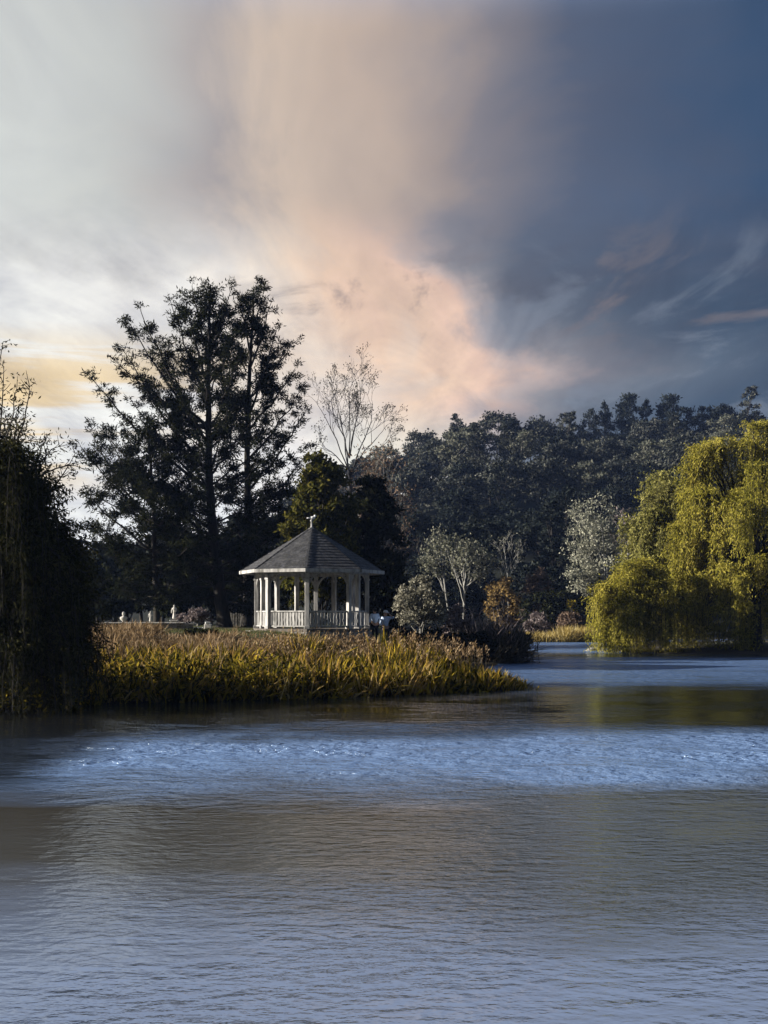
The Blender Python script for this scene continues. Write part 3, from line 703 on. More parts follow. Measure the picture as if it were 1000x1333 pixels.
# ------------------------------------------------------------------ reeds and grasses
def along(poly, n, dmin, dmax, x0, x1):
    """points inside the shore line between x0 and x1, dmin..dmax metres from the water"""
    S = np.array([(-9.6, 30.4), (-7.6, 32.4), (-4, 33.6), (0, 35.5), (3, 37.4), (5.0, 38.9), (5.9, 39.6)])
    x = rng.uniform(x0, x1, n); y = np.interp(x, S[:, 0], S[:, 1])
    d = rng.uniform(dmin, dmax, n); return x-d*.35, y+d
rng = np.random.default_rng(61)
def cl_noise(x, y, s, ph):
    return .5+.25*np.sin(x*s+ph)+.25*np.sin(x*s*2.3+y*s*1.7+ph*2)
def reed_bed(nclump, dmin, dmax, x0, x1, hmin, hmax, wid, bend, lean=.22, per=18, cr=.17):
    """fanning clumps of blades, each clump with a height of its own"""
    x, y = along(LAND, nclump, dmin, dmax, x0, x1)
    k = np.clip(cl_noise(x, y, 1.9, .4)+rng.normal(size=nclump)*.22, 0, 1)
    n = nclump*per
    ox, oy = rng.normal(size=(2, nclump, per))*cr
    X = (x[:, None]+ox).ravel(); Y_ = (y[:, None]+oy).ravel(); K = np.repeat(k, per)
    z = np.maximum(ground(X, Y_), -.25)-.05
    ln_ = np.repeat(rng.normal(size=(nclump, 2))*.16, per, 0)
    D = np.stack([ox.ravel()*.9+rng.normal(size=n)*lean+.05+ln_[:, 0], oy.ravel()*.9+rng.normal(size=n)*lean+ln_[:, 1], np.ones(n)], -1)
    B.add(np.stack([X, Y_, z], -1), D, rng.uniform(hmin, hmax, n)*(.48+.92*K)*np.interp(X, [1.5, 4.7], [1, .45]), rng.uniform(.6, 1.5, n)*wid, rng.uniform(.02, bend, n))
B = Blades()
reed_bed(420, .0, 2.9, -8.4, 3.9, .6, 1.08, .056, .45)
reed_bed(60, -.1, 1.2, 3.4, 4.75, .35, .95, .045, .4)
reed_bed(90, 2.6, 5., -8.2, -.5, .5, .95, .05, .4)
reed_bed(150, -.15, .8, -8.4, 4.0, .35, .75, .070, .65, .45)
reed_bed(170, 2.0, 4.5, -1.5, 4.0, .6, 1.05, .05, .35)
tag(link('reed_bed', B.mesh('reed_bed'), M['reed']), 'bed of green and golden reeds along the near edge of the bank', 'reeds', kind='stuff')
B = Blades()
reed_bed(420, 2.2, 6.0, -8.5, -1., .3, .65, .035, .5, .4)
reed_bed(620, 5., 15., -9.5, -5., .25, .6, .035, .5, .45)
reed_bed(160, 5., 8.5, -5.2, -2.5, .2, .45, .035, .5, .45)
reed_bed(130, .9, 2.4, -8., 2.5, .45, .95, .035, .45, .35)
reed_bed(360, 2.2, 6.0, -3., 1.1, .3, .68, .03, .4, .3)
reed_bed(90, 2.2, 4.5, .8, 3.8, .25, .55, .03, .4, .3)
Lp = Leaves()
x, y = along(LAND, 560, 2.6, 5.6, -3., 1.4); z = ground(x, y)+rng.uniform(.4, .68, len(x))
for i in range(len(x)):
    q = 12; L_ = rng.normal(size=(q, 3))*np.array([.05, .05, .11])
    Lp.add(np.array([x[i], y[i], z[i]])+L_, np.array([.25, 0, .6])+rng.normal(size=(q, 3))*.4, .13, .035)
bank = tag(link('dry_grass', B.mesh('dry_grass'), M['plume']), 'dry pinkish-tan grass covering the slope behind the reeds', 'grass', kind='stuff')
tag(link('grass_plumes', Lp.mesh('grass_plumes', (0, 0, 0)), M['plume']), 'feathery pale plumes nodding above the dry grass', 'grass', kind='stuff')
B = Blades(); n = 150
x, y = along(LAND, n, 1.6, 4.2, 1.4, 4.4); z = ground(x, y)
D = np.stack([rng.normal(size=n)*.12, rng.normal(size=n)*.1, np.ones(n)], -1); ln = rng.uniform(.7, 1.15, n)
B.add(np.stack([x, y, z], -1), D, ln, .014, rng.uniform(.02, .12, n))
tp2 = np.stack([x, y, z], -1)+unit(D)*(ln*.97)[:, None]
Lq = Leaves(); q = 10
Lq.add(np.repeat(tp2, q, 0)+rng.normal(size=(n*q, 3))*np.array([.03, .03, .1]), np.array([.2, 0, .8])+rng.normal(size=(n*q, 3))*.3, .12, .035)
tag(link('seed_heads', Lq.mesh('seed_heads', (0, 0, 0)), M['plume']), 'fluffy seed heads on tall stems at the right end of the reeds', 'reeds', kind='stuff')
tag(link('reed_stems', B.mesh('reed_stems'), M['plume']), 'thin tall reed stems at the right end of the reed bed', 'reeds', kind='stuff')
# broad yellowing leaves low at the left of the reed bed and under the dark willow
Ll = Leaves()
x, y = along(LAND, 3000, -.3, 2.6, -9.4, -2.2); z = np.maximum(ground(x, y), 0)+rng.uniform(.05, .9, len(x))
Ll.add(np.stack([x, y, z], -1), np.array([0, 0, .35])+rng.normal(size=(len(x), 3))*.6, rng.uniform(.12, .3, len(x)), rng.uniform(.05, .1, len(x)))
x = rng.uniform(-11.5, -8.0, 1500); y = rng.uniform(29.2, 30.8, 1500); z = rng.uniform(.05, .9, 1500)
Ll.add(np.stack([x, y, z], -1), rng.normal(size=(1500, 3)), rng.uniform(.1, .2, 1500), rng.uniform(.05, .1, 1500))
tag(link('waterside_leaves', Ll.mesh('waterside_leaves', (0, 0, 0)), M['lily']), 'yellowing broad leaves tangled at the water edge on the left', 'plants', kind='stuff')
# lawn blades round the gazebo
B = Blades(); n = 9000
x = rng.uniform(-11, 1.5, n); y = rng.uniform(43, 58, n)
D = np.stack([rng.normal(size=n)*.3, rng.normal(size=n)*.3, np.ones(n)], -1)
B.add(np.stack([x, y, ground(x, y)-.01], -1), D, rng.uniform(.05, .14, n), .02, .3)
tag(link('lawn_grass', B.mesh('lawn_grass'), leaf_mat('lawn_blades', [(.03, .045, .012), (.08, .09, .03), (.16, .15, .08)], .3, .6)), 'short rough grass of the lawn round the gazebo', 'grass', kind='stuff')
# far bank: golden reeds and straw
B = Blades(); n = 5200
x = rng.uniform(11.5, 21, n); y = 103.6+rng.uniform(0, 4.5, n)+np.abs(x-16)*.12
D = np.stack([rng.normal(size=n)*.25, rng.normal(size=n)*.2, np.ones(n)], -1)
hh = np.where((x > 15.8) & (y < 107), rng.uniform(.9, 1.9, n), rng.uniform(.4, 1.2, n))
B.add(np.stack([x, y, np.maximum(ground(x, y), -.1)], -1), D, hh, .06, rng.uniform(.05, .45, n))
tag(link('far_reeds', B.mesh('far_reeds'), M['straw']), 'golden straw reeds along the far bank of the channel', 'reeds', kind='stuff')
B = Blades(); n = 5000
x = rng.uniform(4, 24, n); y = rng.uniform(106, 118, n)
D = np.stack([rng.normal(size=n)*.3, rng.normal(size=n)*.3, np.ones(n)], -1)
B.add(np.stack([x, y, ground(x, y)], -1), D, rng.uniform(.4, 1.1, n), .07, .3)
tag(link('far_scrub', B.mesh('far_scrub'), M['russet']), 'brown scrub covering the flat behind the far reeds', 'ground cover', kind='stuff')

# ------------------------------------------------------------------ box / prism helpers
class MB:
    def __init__(s): s.bm = bmesh.new()
    def hexa(s, pts):
        v = [s.bm.verts.new(p) for p in pts]
        for f in ((0, 3, 2, 1), (4, 5, 6, 7), (0, 1, 5, 4), (1, 2, 6, 5), (2, 3, 7, 6), (3, 0, 4, 7)): s.bm.faces.new([v[i] for i in f])
    def box(s, c, sz, rz=0.):
        ca, sa = math.cos(rz), math.sin(rz); pts = []
        for z in (-1, 1):
            for a, b in ((-1, -1), (1, -1), (1, 1), (-1, 1)):
                x, y = a*sz[0]/2, b*sz[1]/2; pts.append((c[0]+x*ca-y*sa, c[1]+x*sa+y*ca, c[2]+z*sz[2]/2))
        s.hexa(pts)
    def lathe(s, prof, c=(0, 0, 0), k=14):
        rings = []
        for r, z in prof:
            rings.append([s.bm.verts.new((c[0]+r*math.cos(a*2*math.pi/k), c[1]+r*math.sin(a*2*math.pi/k), c[2]+z)) for a in range(k)])
        for i in range(len(rings)-1):
            for a in range(k): s.bm.faces.new((rings[i][a], rings[i][(a+1) % k], rings[i+1][(a+1) % k], rings[i+1][a]))
        s.bm.faces.new(rings[0][::-1]); s.bm.faces.new(rings[-1])
    def ball(s, c, r, sq=(1, 1, 1), u=12, v=8):
        prof = [(max(.002, r*math.sin(i*math.pi/v)), -r*math.cos(i*math.pi/v)) for i in range(v+1)]
        n0 = len(s.bm.verts); s.lathe(prof, (0, 0, 0), u); s.bm.verts.ensure_lookup_table()
        for w in s.bm.verts[n0:]: w.co = Vector((c[0]+w.co.x*sq[0], c[1]+w.co.y*sq[1], c[2]+w.co.z*sq[2]))
    def build(s, name, mat, parent=None, bevel=0., smooth=False):
        if bevel: bmesh.ops.bevel(s.bm, geom=s.bm.edges[:], offset=bevel, segments=1, affect='EDGES')
        bmesh.ops.recalc_face_normals(s.bm, faces=s.bm.faces[:])
        me = bpy.data.meshes.new(name); s.bm.to_mesh(me); s.bm.free()
        if smooth:
            for p_ in me.polygons: p_.use_smooth = True
        return link(name, me, mat, parent)

# ------------------------------------------------------------------ the gazebo
GY = 54.; gxx = (406-500)/F*GY; g0 = gz(gxx, GY)
gaz = empty('gazebo', (gxx, GY, g0)); tag(gaz, 'octagonal white gazebo with a grey shingled roof on the bank', 'gazebo')
S = GY/F
zf = CH+(HOR-818)*S-g0; z_eave = CH+(HOR-744)*S-g0; z_apex = CH+(HOR-688)*S-g0; z_rail = CH+(HOR-796)*S-g0; RR, RP = 94*S, 72*S
ang = [R(-90+45*k-1.0) for k in range(8)]           # a corner towards the viewer
cp = lambda r, a, z: (r*math.cos(a), r*math.sin(a), z)
b_ = MB()
for k in range(8):                                   # plinth and deck
    pass
b_.lathe([(RP+.22, -.35), (RP+.22, zf-.14)], k=8); 
for v in b_.bm.verts: pass
bmesh.ops.rotate(b_.bm, verts=b_.bm.verts[:], matrix=__import__('mathutils').Matrix.Rotation(ang[0], 3, 'Z'))
b_.build('plinth', M['stonedark'], gaz, .02)
b_ = MB(); b_.lathe([(RP+.16, zf-.137), (RP+.16, zf)], k=8)
bmesh.ops.rotate(b_.bm, verts=b_.bm.verts[:], matrix=__import__('mathutils').Matrix.Rotation(ang[0], 3, 'Z'))
b_.build('deck', M['timber'], gaz, .01)
z_top = z_eave-.17
def post(a, r, z0=None):
    b_ = MB(); x, y = r*math.cos(a), r*math.sin(a); w = .19
    z0_ = zf+.002 if z0 is None else z0
    b_.box((x, y, (z0_+z_top)/2), (w, w, z_top-z0_), a); b_.box((x, y, z0_+.07), (w+.07, w+.07, .14), a); b_.box((x, y, z_top-.22), (w+.05, w+.05, .10), a)
    return b_.build('post', M['paint'], gaz, .012)
for a in ang: post(a, RP)
am = RP*math.cos(R(22.5))
for k in (3, 4, 6, 1):
    a = ang[k]+R(22.5); post(a, am-.02)
def side(k): return np.array(cp(RP, ang[k], 0)), np.array(cp(RP, ang[(k+1) % 8], 0))
rp = random.Random(4)
for k in range(8):
    A, Bq = side(k); ax = (Bq-A)/np.linalg.norm(Bq-A); ln = np.linalg.norm(Bq-A); rz = math.atan2(ax[1], ax[0]); nrm = np.array([-ax[1], ax[0], 0])
    # header beam
    b_ = MB(); c = (A+Bq)/2; b_.box((c[0], c[1], z_top+.085), (ln-.02, .15, .16), rz); b_.build('header_beam', M['paint'], gaz)
    # railing; the bay at the far back is the way in
    if k != 3:
        rl = empty('railing', (0, 0, 0)); rl.parent = gaz
        b_ = MB(); b_.box((c[0], c[1], z_rail), (ln-.2, .11, .06), rz); b_.build('top_rail', M['paint'], rl, .01)
        b_ = MB(); b_.box((c[0], c[1], zf+.12), (ln-.2, .08, .06), rz); b_.build('bottom_rail', M['paint'], rl, .01)
        b_ = MB(); n = 11
        for j in range(n):
            q = A+ax*(.17+(ln-.34)*(j+.5)/n); w = (ln-.34)/n*rp.uniform(.62, .8); z1, z2 = zf+.155, z_rail-.035; t_ = .022
            # waney-edged board: three stacked widths
            zs = np.linspace(z1, z2, 6); prev = None
            ws = [w*rp.uniform(.75, 1.08) for _ in zs]; sh = [rp.uniform(-.012, .012) for _ in zs]
            rings = []
            for zi, wi, si in zip(zs, ws, sh):
                o = q+ax*si; rings.append([b_.bm.verts.new((*(o+ax*sx_*wi/2+nrm*sy_*t_/2)[:2], zi)) for sx_, sy_ in ((-1, -1), (1, -1), (1, 1), (-1, 1))])
            for i in range(5):
                for e in range(4): b_.bm.faces.new((rings[i][e], rings[i][(e+1) % 4], rings[i+1][(e+1) % 4], rings[i+1][e]))
            b_.bm.faces.new(rings[0][::-1]); b_.bm.faces.new(rings[-1])
        b_.build('balusters', M['paint'], rl)
    # curved brackets at both ends of the bay
    for end, sg in ((A, 1), (Bq, -1)):
        b_ = MB(); prevp = None; s_ = 7
        for i in range(s_+1):
            th = math.pi/2*i/s_; u = .10+.42*(1-math.cos(th)); zz_ = z_top-.005-.46*(1-math.sin(th)); wd = .085
            p_ = end+ax*sg*u
            dn = np.array([math.sin(th), -math.cos(th)])   # inward normal in (u, z)
            ring = []
            for (du, dv) in ((0, -.03), (0, .03), (1, .03), (1, -.03)):
                o = end+ax*sg*(u+du*dn[0]*wd)+nrm*dv; ring.append(b_.bm.verts.new((o[0], o[1], min(z_top-.004, zz_+du*dn[1]*wd))))
            if prevp:
                for e in range(4): b_.bm.faces.new((prevp[e], prevp[(e+1) % 4], ring[(e+1) % 4], ring[e]))
            else: b_.bm.faces.new(ring[::-1])
            prevp = ring
        b_.bm.faces.new(prevp); b_.build('bracket', M['paint'], gaz)
# roof: courses of shingles
b_ = MB(); nc = 15; rs = random.Random(9)
Rt = .10
for k in range(8):
    a0, a1 = ang[k], ang[(k+1) % 8] if k < 7 else ang[0]+2*math.pi
    for i in range(nc):
        f0, f1 = i/nc, min(1.0, (i+1.25)/nc)
        r0, r1 = RR+(Rt-RR)*f0, RR+(Rt-RR)*f1; z0, z1 = z_eave+(z_apex-z_eave)*f0, z_eave+(z_apex-z_eave)*f1
        A0, B0, A1, B1 = (np.array(cp(r0, a0, z0)), np.array(cp(r0, a1, z0)), np.array(cp(r1, a0, z1)), np.array(cp(r1, a1, z1)))
        n = max(1, int(np.linalg.norm(B0-A0)/.19)); off = rs.uniform(0, .6)
        cuts = [0]+[min(1, max(0, (j+off*(j < n))/n)) for j in range(1, n)]+[1]
        for j in range(n):
            u0, u1 = cuts[j]+(.004 if j else 0), cuts[j+1]
            if u1-u0 < .01: continue
            lift = .03+rs.uniform(0, .012); lo = rs.uniform(-.012, .012)
            dd_ = (A1-A0)/np.linalg.norm(A1-A0)
            p0, p1 = A0+(B0-A0)*u0+dd_*lo, A0+(B0-A0)*u1+dd_*lo; q0, q1 = A1+(B1-A1)*u0, A1+(B1-A1)*u1
            up_ = np.array([0, 0, 1.])
            v = [b_.bm.verts.new(p) for p in (p0+up_*lift, p1+up_*lift, q1+up_*.008, q0+up_*.008, p0+up_*(lift-.035), p1+up_*(lift-.035))]
            b_.bm.faces.new((v[0], v[1], v[2], v[3])); b_.bm.faces.new((v[4], v[5], v[1], v[0]))
roof = b_.build('roof', M['shingle'], gaz)
b_ = MB()                                            # soffit boards below the shingles
top = b_.bm.verts.new((0, 0, z_apex-.06)); rg = [b_.bm.verts.new(cp(RR-.02, a, z_eave-.03)) for a in ang]
for k in range(8): b_.bm.faces.new((rg[k], rg[(k+1) % 8], top))
b_.build('soffit', M['timber'], roof)
b_ = MB()
for a in ang:
    p0, p1 = np.array(cp(RR+.02, a, z_eave+.05)), np.array(cp(Rt, a, z_apex+.05)); s_ = np.array([-math.sin(a), math.cos(a), 0])*.055
    v = [b_.bm.verts.new(p) for p in (p0-s_, p0+s_, p1+s_*.6, p1-s_*.6, p0-s_-np.array([0, 0, .03]), p0+s_-np.array([0, 0, .03]))]
    b_.bm.faces.new(v[:4]); b_.bm.faces.new((v[4], v[5], v[1], v[0]))
b_.build('hip_ridge', M['shingle'], roof)
for k in range(8):
    A, Bq = np.array(cp(RR, ang[k], 0)), np.array(cp(RR, ang[(k+1) % 8], 0)); c = (A+Bq)/2; ax = Bq-A
    b_ = MB(); b_.box((c[0]*1.004, c[1]*1.004, z_eave-.055), (np.linalg.norm(ax)+.0, .035, .15), math.atan2(ax[1], ax[0])); b_.build('fascia', M['paint'], roof)
b_ = MB(); b_.lathe([(.16, 0), (.10, .06), (.05, .12), (.045, .34), (.09, .38), (.05, .44), (.03, .47)], (0, 0, z_apex-.02), 12)
fin = b_.build('finial', M['paint'], gaz, 0, True)
b_ = MB(); zb = z_apex+.50                           # the little white bird on the finial
b_.ball((.04, 0, zb), .085, (1.5, .8, .9)); b_.ball((.15, 0, zb+.09), .055); b_.hexa([(-.24, -.03, zb-.02), (-.06, -.05, zb-.04), (-.06, .05, zb-.04), (-.24, .03, zb-.02), (-.24, -.03, zb+.0), (-.06, -.05, zb+.04), (-.06, .05, zb+.04), (-.24, .03, zb+.0)])
b_.hexa([(.19, -.012, zb+.08), (.25, -.004, zb+.075), (.25, .004, zb+.075), (.19, .012, zb+.08), (.19, -.012, zb+.1), (.25, -.004, zb+.08), (.25, .004, zb+.08), (.19, .012, zb+.1)])
b_.build('bird_ornament', M['white'], fin, 0, True)
# step at the left front bay
b_ = MB(); a = ang[7]+R(0); q = cp(RP+.36, ang[6]+R(22.5), 0)
b_.box((q[0]*1.0, q[1]*1.0, zf*.5-.2), (.36, 1.2, zf*.7+.3), ang[6]+R(22.5)); b_.build('step', M['stone'], gaz, .02)

# ------------------------------------------------------------------ things on the lawn
def on(px, Y): x = (px-500)/F*Y; return (x, Y, gz(x, Y))
def skin_mesh(name, chains, mat, parent, sub=2):
    """one continuous surface grown over a skeleton: chains of (x,y,z,r); equal points are merged into one joint"""
    vs, rad, ed, key = [], [], [], {}
    def vid(p):
        k = (round(p[0], 4), round(p[1], 4), round(p[2], 4))
        if k not in key: key[k] = len(vs); vs.append(p[:3]); rad.append(p[3])
        return key[k]
    for ch in chains:
        ids = [vid(p) for p in ch]
        ed += [(a, b) for a, b in zip(ids, ids[1:])]
    me = bpy.data.meshes.new(name); me.from_pydata(vs, ed, [])
    o = bpy.data.objects.new(name, me); COL.objects.link(o)
    md = o.modifiers.new('skin', 'SKIN'); md.use_smooth_shade = True
    if not me.skin_vertices: me.skin_vertices.new()
    for i, v in enumerate(me.skin_vertices[0].data): v.radius = (rad[i], rad[i]); v.use_root = (i == 0)
    s_ = o.modifiers.new('sub', 'SUBSURF'); s_.levels = sub; s_.render_levels = sub
    dg = bpy.context.evaluated_depsgraph_get(); dg.update()
    nm = bpy.data.meshes.new_from_object(o.evaluated_get(dg)); bpy.data.objects.remove(o); nm.name = name
    for p_ in nm.polygons: p_.use_smooth = True
    nm.materials.clear(); return link(name, nm, mat, parent)

def statue(px, Y, label, h, pose):
    b = on(px, Y); root = empty('garden_statue', b); tag(root, label, 'statue', 'stone garden statues left of the gazebo')
    ph = h*.38
    b_ = MB(); b_.box((0, 0, ph*.06), (.44, .44, ph*.14+.1)); b_.box((0, 0, ph*.5), (.32, .32, ph*.76)); b_.box((0, 0, ph*.94), (.42, .42, ph*.12))
    b_.build('pedestal', M['stone'], root, .012)
    z = ph+.01; H = h-ph
    if pose == 'bust':
        b_ = MB(); b_.lathe([(.10, 0), (.08, H*.1), (.15, H*.2), (.20, H*.38), (.19, H*.5), (.07, H*.58), (.06, H*.64)], (0, 0, z)); b_.ball((0, 0, z+H*.83), H*.19, (.85, .95, 1.1))
        b_.build('figure', M['stone'], root, 0, True)
    else:
        k = H/1.0
        ch = [[(0, 0, z+.42*k, .10*k), (0, 0, z+.60*k, .095*k), (0, 0, z+.74*k, .11*k), (0, 0, z+.82*k, .045*k), (0, -.01, z+.92*k, .07*k), (0, -.01, z+.98*k, .05*k)],
              [(0, 0, z+.42*k, .10*k), (0, 0, z+.2*k, .14*k), (0, 0, z+.02*k, .16*k)],
              [(0, 0, z+.74*k, .11*k), (.13*k, 0, z+.73*k, .045*k), (.17*k, -.03*k, z+.58*k, .036*k), (.06*k, -.13*k, z+.55*k, .03*k)],
              [(0, 0, z+.74*k, .11*k), (-.13*k, 0, z+.73*k, .045*k), (-.18*k, 0, z+.57*k, .036*k), (-.17*k, -.05*k, z+.42*k, .03*k)]]
        skin_mesh('figure', ch, M['stone'], root, 1)
    return root
statue(161, 60, 'pale stone bust on a pedestal, the one farthest left by the stone wall', .85, 'bust')
statue(196, 60, 'weathered stone figure standing by the low wall, the middle one of three', .95, 'stand')
statue(227, 58, 'tallest pale stone figure on a pedestal, nearest the mauve bushes', 1.25, 'stand')
# small white seat block near the conifer trunk
b = on(271, 58); root = empty('stone_block', b); tag(root, 'small white stone block on the lawn left of the conifer trunk', 'block')
b_ = MB(); b_.box((0, 0, .13), (.36, .3, .30)); b_.build('base', M['stone'], root, .02)
b_ = MB(); b_.box((-.02, 0, .33), (.26, .28, .10), .2); b_.box((-.55, .05, .06), (.6, .25, .10), .1); b_.build('slab', M['white'], root, .015)
# low wall
p0, p1 = on(118, 56), on(244, 57); root = empty('garden_wall', p0); tag(root, 'low dry stone wall with a pale coping along the bank top', 'wall')
b_ = MB(); rw = random.Random(2); n = 26
for course in range(3):
    x = 0.; ln = p1[0]-p0[0]
    while x < ln:
        w = rw.uniform(.22, .5); cy = (p1[1]-p0[1])*x/ln; b_.box((x+w/2, cy+rw.uniform(-.02, .02), .02+course*.125), (w-.015, .30+rw.uniform(-.04, .04), .12)); x += w
b_.build('stones', M['stonedark'], root, .015)
b_ = MB(); x = 0.
while x < ln-.3:
    w = rw.uniform(.7, 1.1); cy = (p1[1]-p0[1])*x/ln; b_.box((x+w/2, cy, .365), (w-.01, .40, .055)); x += w
b_.build('coping', M['stone'], root, .012)
# paling fence between trunk and gazebo
p0 = on(300, 72); root = empty('paling_fence', p0); tag(root, 'short rustic paling fence between the conifer trunk and the gazebo', 'fence')
b_ = MB(); rw = random.Random(6)
for j in range(9): b_.box((.06+j*.15, rw.uniform(-.01, .01), .42+rw.uniform(-.03, .03)), (.10, .03, .86), rw.uniform(-.05, .05))
b_.build('palings', M['stonedark'], root, .006)
b_ = MB(); b_.box((.65, .04, .25), (1.4, .05, .08)); b_.box((.65, .04, .68), (1.4, .05, .08)); b_.build('rails', M['timber'], root)
for x in (-.05, 1.36):
    b_ = MB(); b_.box((x, .06, .45), (.11, .11, 1.0)); b_.build('fence_post', M['timber'], root, .01)
# half-sunk branch and rocks in the water
def rock(label, px, row, s, seed, sq):
    Y = CH*F/(row-HOR); x = (px-500)/F*Y
    r_ = np.random.default_rng(seed); bm = bmesh.new(); bmesh.ops.create_icosphere(bm, subdivisions=3, radius=1)
    ph = r_.uniform(0, 6, 9)
    for v in bm.verts:
        c = v.co; k = 1+.16*math.sin(c.x*3+ph[0])*math.sin(c.y*2.6+ph[1])+.12*math.sin(c.z*4+ph[2]+c.x*2)+.05*math.sin(c.y*9+ph[3])*math.sin(c.x*8+ph[4])
        v.co = Vector((c.x*sq[0]*s*k, c.y*sq[1]*s*k, c.z*sq[2]*s*k))
    me = bpy.data.meshes.new('rock'); bm.to_mesh(me); bm.free()
    for p_ in me.polygons: p_.use_smooth = True
    o = link('rock', me, M['stonedark']); o.location = (x, Y, .02); tag(o, label, 'rock'); return o
rock('pale flat rock at the water edge below the dark willow', 94, 917, .24, 1, (1.5, .8, .6))
rock('small grey rock at the far left water edge under the willow', 18, 921, .2, 2, (1.5, .9, .6))
rock('dark wet rock in the channel at the tip of the willow skirt', 772, 847, .34, 3, (1.7, .8, .55))
rock('low dark rock touching the willow withies, right of the wet rock', 786, 848, .24, 4, (1.5, .8, .6))

# ------------------------------------------------------------------ the two people
SK = solid_mat('skin', (.42, .26, .19, 1), (.50, .32, .24, 1), 8, .55, .05)
shirtA = solid_mat('pale_blue_shirt', (.50, .62, .80, 1), (.62, .74, .90, 1), 4, .85, .2)
shirtB = solid_mat('checked_blue_shirt', (.36, .48, .74, 1), (.70, .78, .90, 1), 14, .85, .2)
trous = solid_mat('dark_trousers', (.014, .017, .028, 1), (.028, .032, .05, 1), 5, .9, .2)
hairm = solid_mat('dark_hair', (.012, .010, .009, 1), (.03, .025, .02, 1), 20, .6, .2)
capm = solid_mat('pale_cap', (.70, .70, .68, 1), (.8, .8, .8, 1), 6, .8, .1)
shoem = solid_mat('dark_shoes', (.01, .01, .01, 1), (.02, .02, .02, 1), 6, .5, .1)
def person(label, loc, rz, shirtm, arms, cap):
    root = empty('person', loc, rz); tag(root, label, 'person', 'people standing beside the gazebo')
    # facing -y; pelvis .95, shoulders 1.42, head top 1.70
    def fingers(hx, hy, hz, fx, fy, fz):
        f = np.array([fx, fy, fz])/math.sqrt(fx*fx+fy*fy+fz*fz); sd = np.cross(f, [0, 0, 1.]); sd = sd/max(1e-6, np.linalg.norm(sd)); nn = np.cross(sd, f)
        h = np.array([hx, hy, hz]); palm = h+f*.07; ch = [[(*h, .024), (*palm, .03)]]
        for i, (o, l) in enumerate(((-.03, .07), (-.01, .08), (.01, .075), (.03, .06))):
            k0 = palm+sd*o+f*.02; k1 = k0+f*l*.5+nn*-.008; k2 = k1+f*l*.4+nn*-.02
            ch.append([(*palm, .03), (*k0, .010), (*k1, .009), (*k2, .007)])
        th0 = h+f*.025-sd*.035; ch.append([(*h, .024), (*th0, .012), (*(th0+f*.045-sd*.02), .009)])
        return ch
    ch = [[(0, 0, .95, .13), (0, 0, 1.10, .12), (0, 0, 1.30, .145), (0, .01, 1.45, .06), (0, 0, 1.50, .052), (0, -.01, 1.57, .085), (0, -.005, 1.64, .088), (0, 0, 1.69, .05)],
          [(0, -.01, 1.57, .085), (0, -.095, 1.575, .022), (0, -.115, 1.565, .012)]]
    for sg in (-1, 1):
        ch.append([(0, 0, .95, .13), (sg*.10, 0, .88, .10), (sg*.11, -.015, .50, .065), (sg*.115, .01, .12, .042), (sg*.12, .0, .05, .04), (sg*.125, -.12, .035, .034)])
        ch.append([(0, -.01, 1.57, .085), (sg*.088, .005, 1.575, .016)])
        sh, el, wr, fd = arms[(sg+1)//2]
        ch.append([(0, 0, 1.30, .145), (sg*.17, 0, 1.39, .062), (*el, .042), (*wr, .030)]); 
        fc = fingers(*wr, *fd); fc[0][0] = (*wr, .030); ch += fc
    skin_mesh('body', ch, SK, root, 1)
    sc_ = [[(0, 0, .93, .155), (0, 0, 1.10, .142), (0, 0, 1.30, .165), (0, .01, 1.435, .085)]]
    for sg in (-1, 1):
        sh, el, wr, fd = arms[(sg+1)//2]; wq = np.array(el)*.55+np.array(wr)*.45
        sc_.append([(0, 0, 1.30, .165), (sg*.175, 0, 1.39, .080), (*el, .060), (*wq, .052)])
    skin_mesh('shirt', sc_, shirtm, root, 1)
    tc = []
    for sg in (-1, 1): tc.append([(0, 0, .97, .150), (sg*.10, 0, .86, .118), (sg*.11, -.015, .50, .082), (sg*.115, .01, .10, .066)])
    skin_mesh('trousers', tc, trous, root, 1)
    for sg in (-1, 1): skin_mesh('shoe', [[(sg*.12, .05, .045, .05), (sg*.122, -.04, .045, .05), (sg*.127, -.15, .04, .042)]], shoem, root, 1)
    b_ = MB(); b_.ball((0, .018, 1.635), .112, (.92, 1.02, .95)); 
    for v in b_.bm.verts:
        if v.co.y < -.03 and v.co.z < 1.66: v.co.y = -.03
    b_.build('hair', hairm, root, 0, True)
    if cap:
        b_ = MB(); b_.lathe([(.118, 0), (.116, .05), (.095, .09), (.05, .115), (.01, .12)], (0, 0, 1.655)); b_.hexa([(-.09, -.22, 1.645), (.09, -.22, 1.645), (.10, -.08, 1.658), (-.10, -.08, 1.658), (-.09, -.22, 1.655), (.09, -.22, 1.655), (.10, -.08, 1.672), (-.10, -.08, 1.672)])
        b_.build('cap', capm, root, 0, True)
    return root
PY = 56.
x = (488-500)/F*PY
person('person in a plain pale blue shirt and dark trousers, nearer the gazebo, turned away', (x, PY, gz(x, PY)), R(200), shirtA,
       [((-.18, 0, 1.39), (-.25, .02, 1.12), (-.22, -.10, .90), (0, -.25, -1)), ((.18, 0, 1.39), (.26, .02, 1.12), (.24, -.08, .89), (0, -.2, -1))], False)
x = (502-500)/F*PY
person('person in a pale cap and blue shirt with one hand raised to the face', (x, PY-.3, gz(x, PY-.3)), R(25), shirtB,
       [((-.18, 0, 1.39), (-.25, .02, 1.12), (-.20, -.12, .92), (0, -.3, -1)), ((.18, 0, 1.39), (.36, -.16, 1.40), (.14, -.22, 1.53), (-.55, .05, .6))], True)

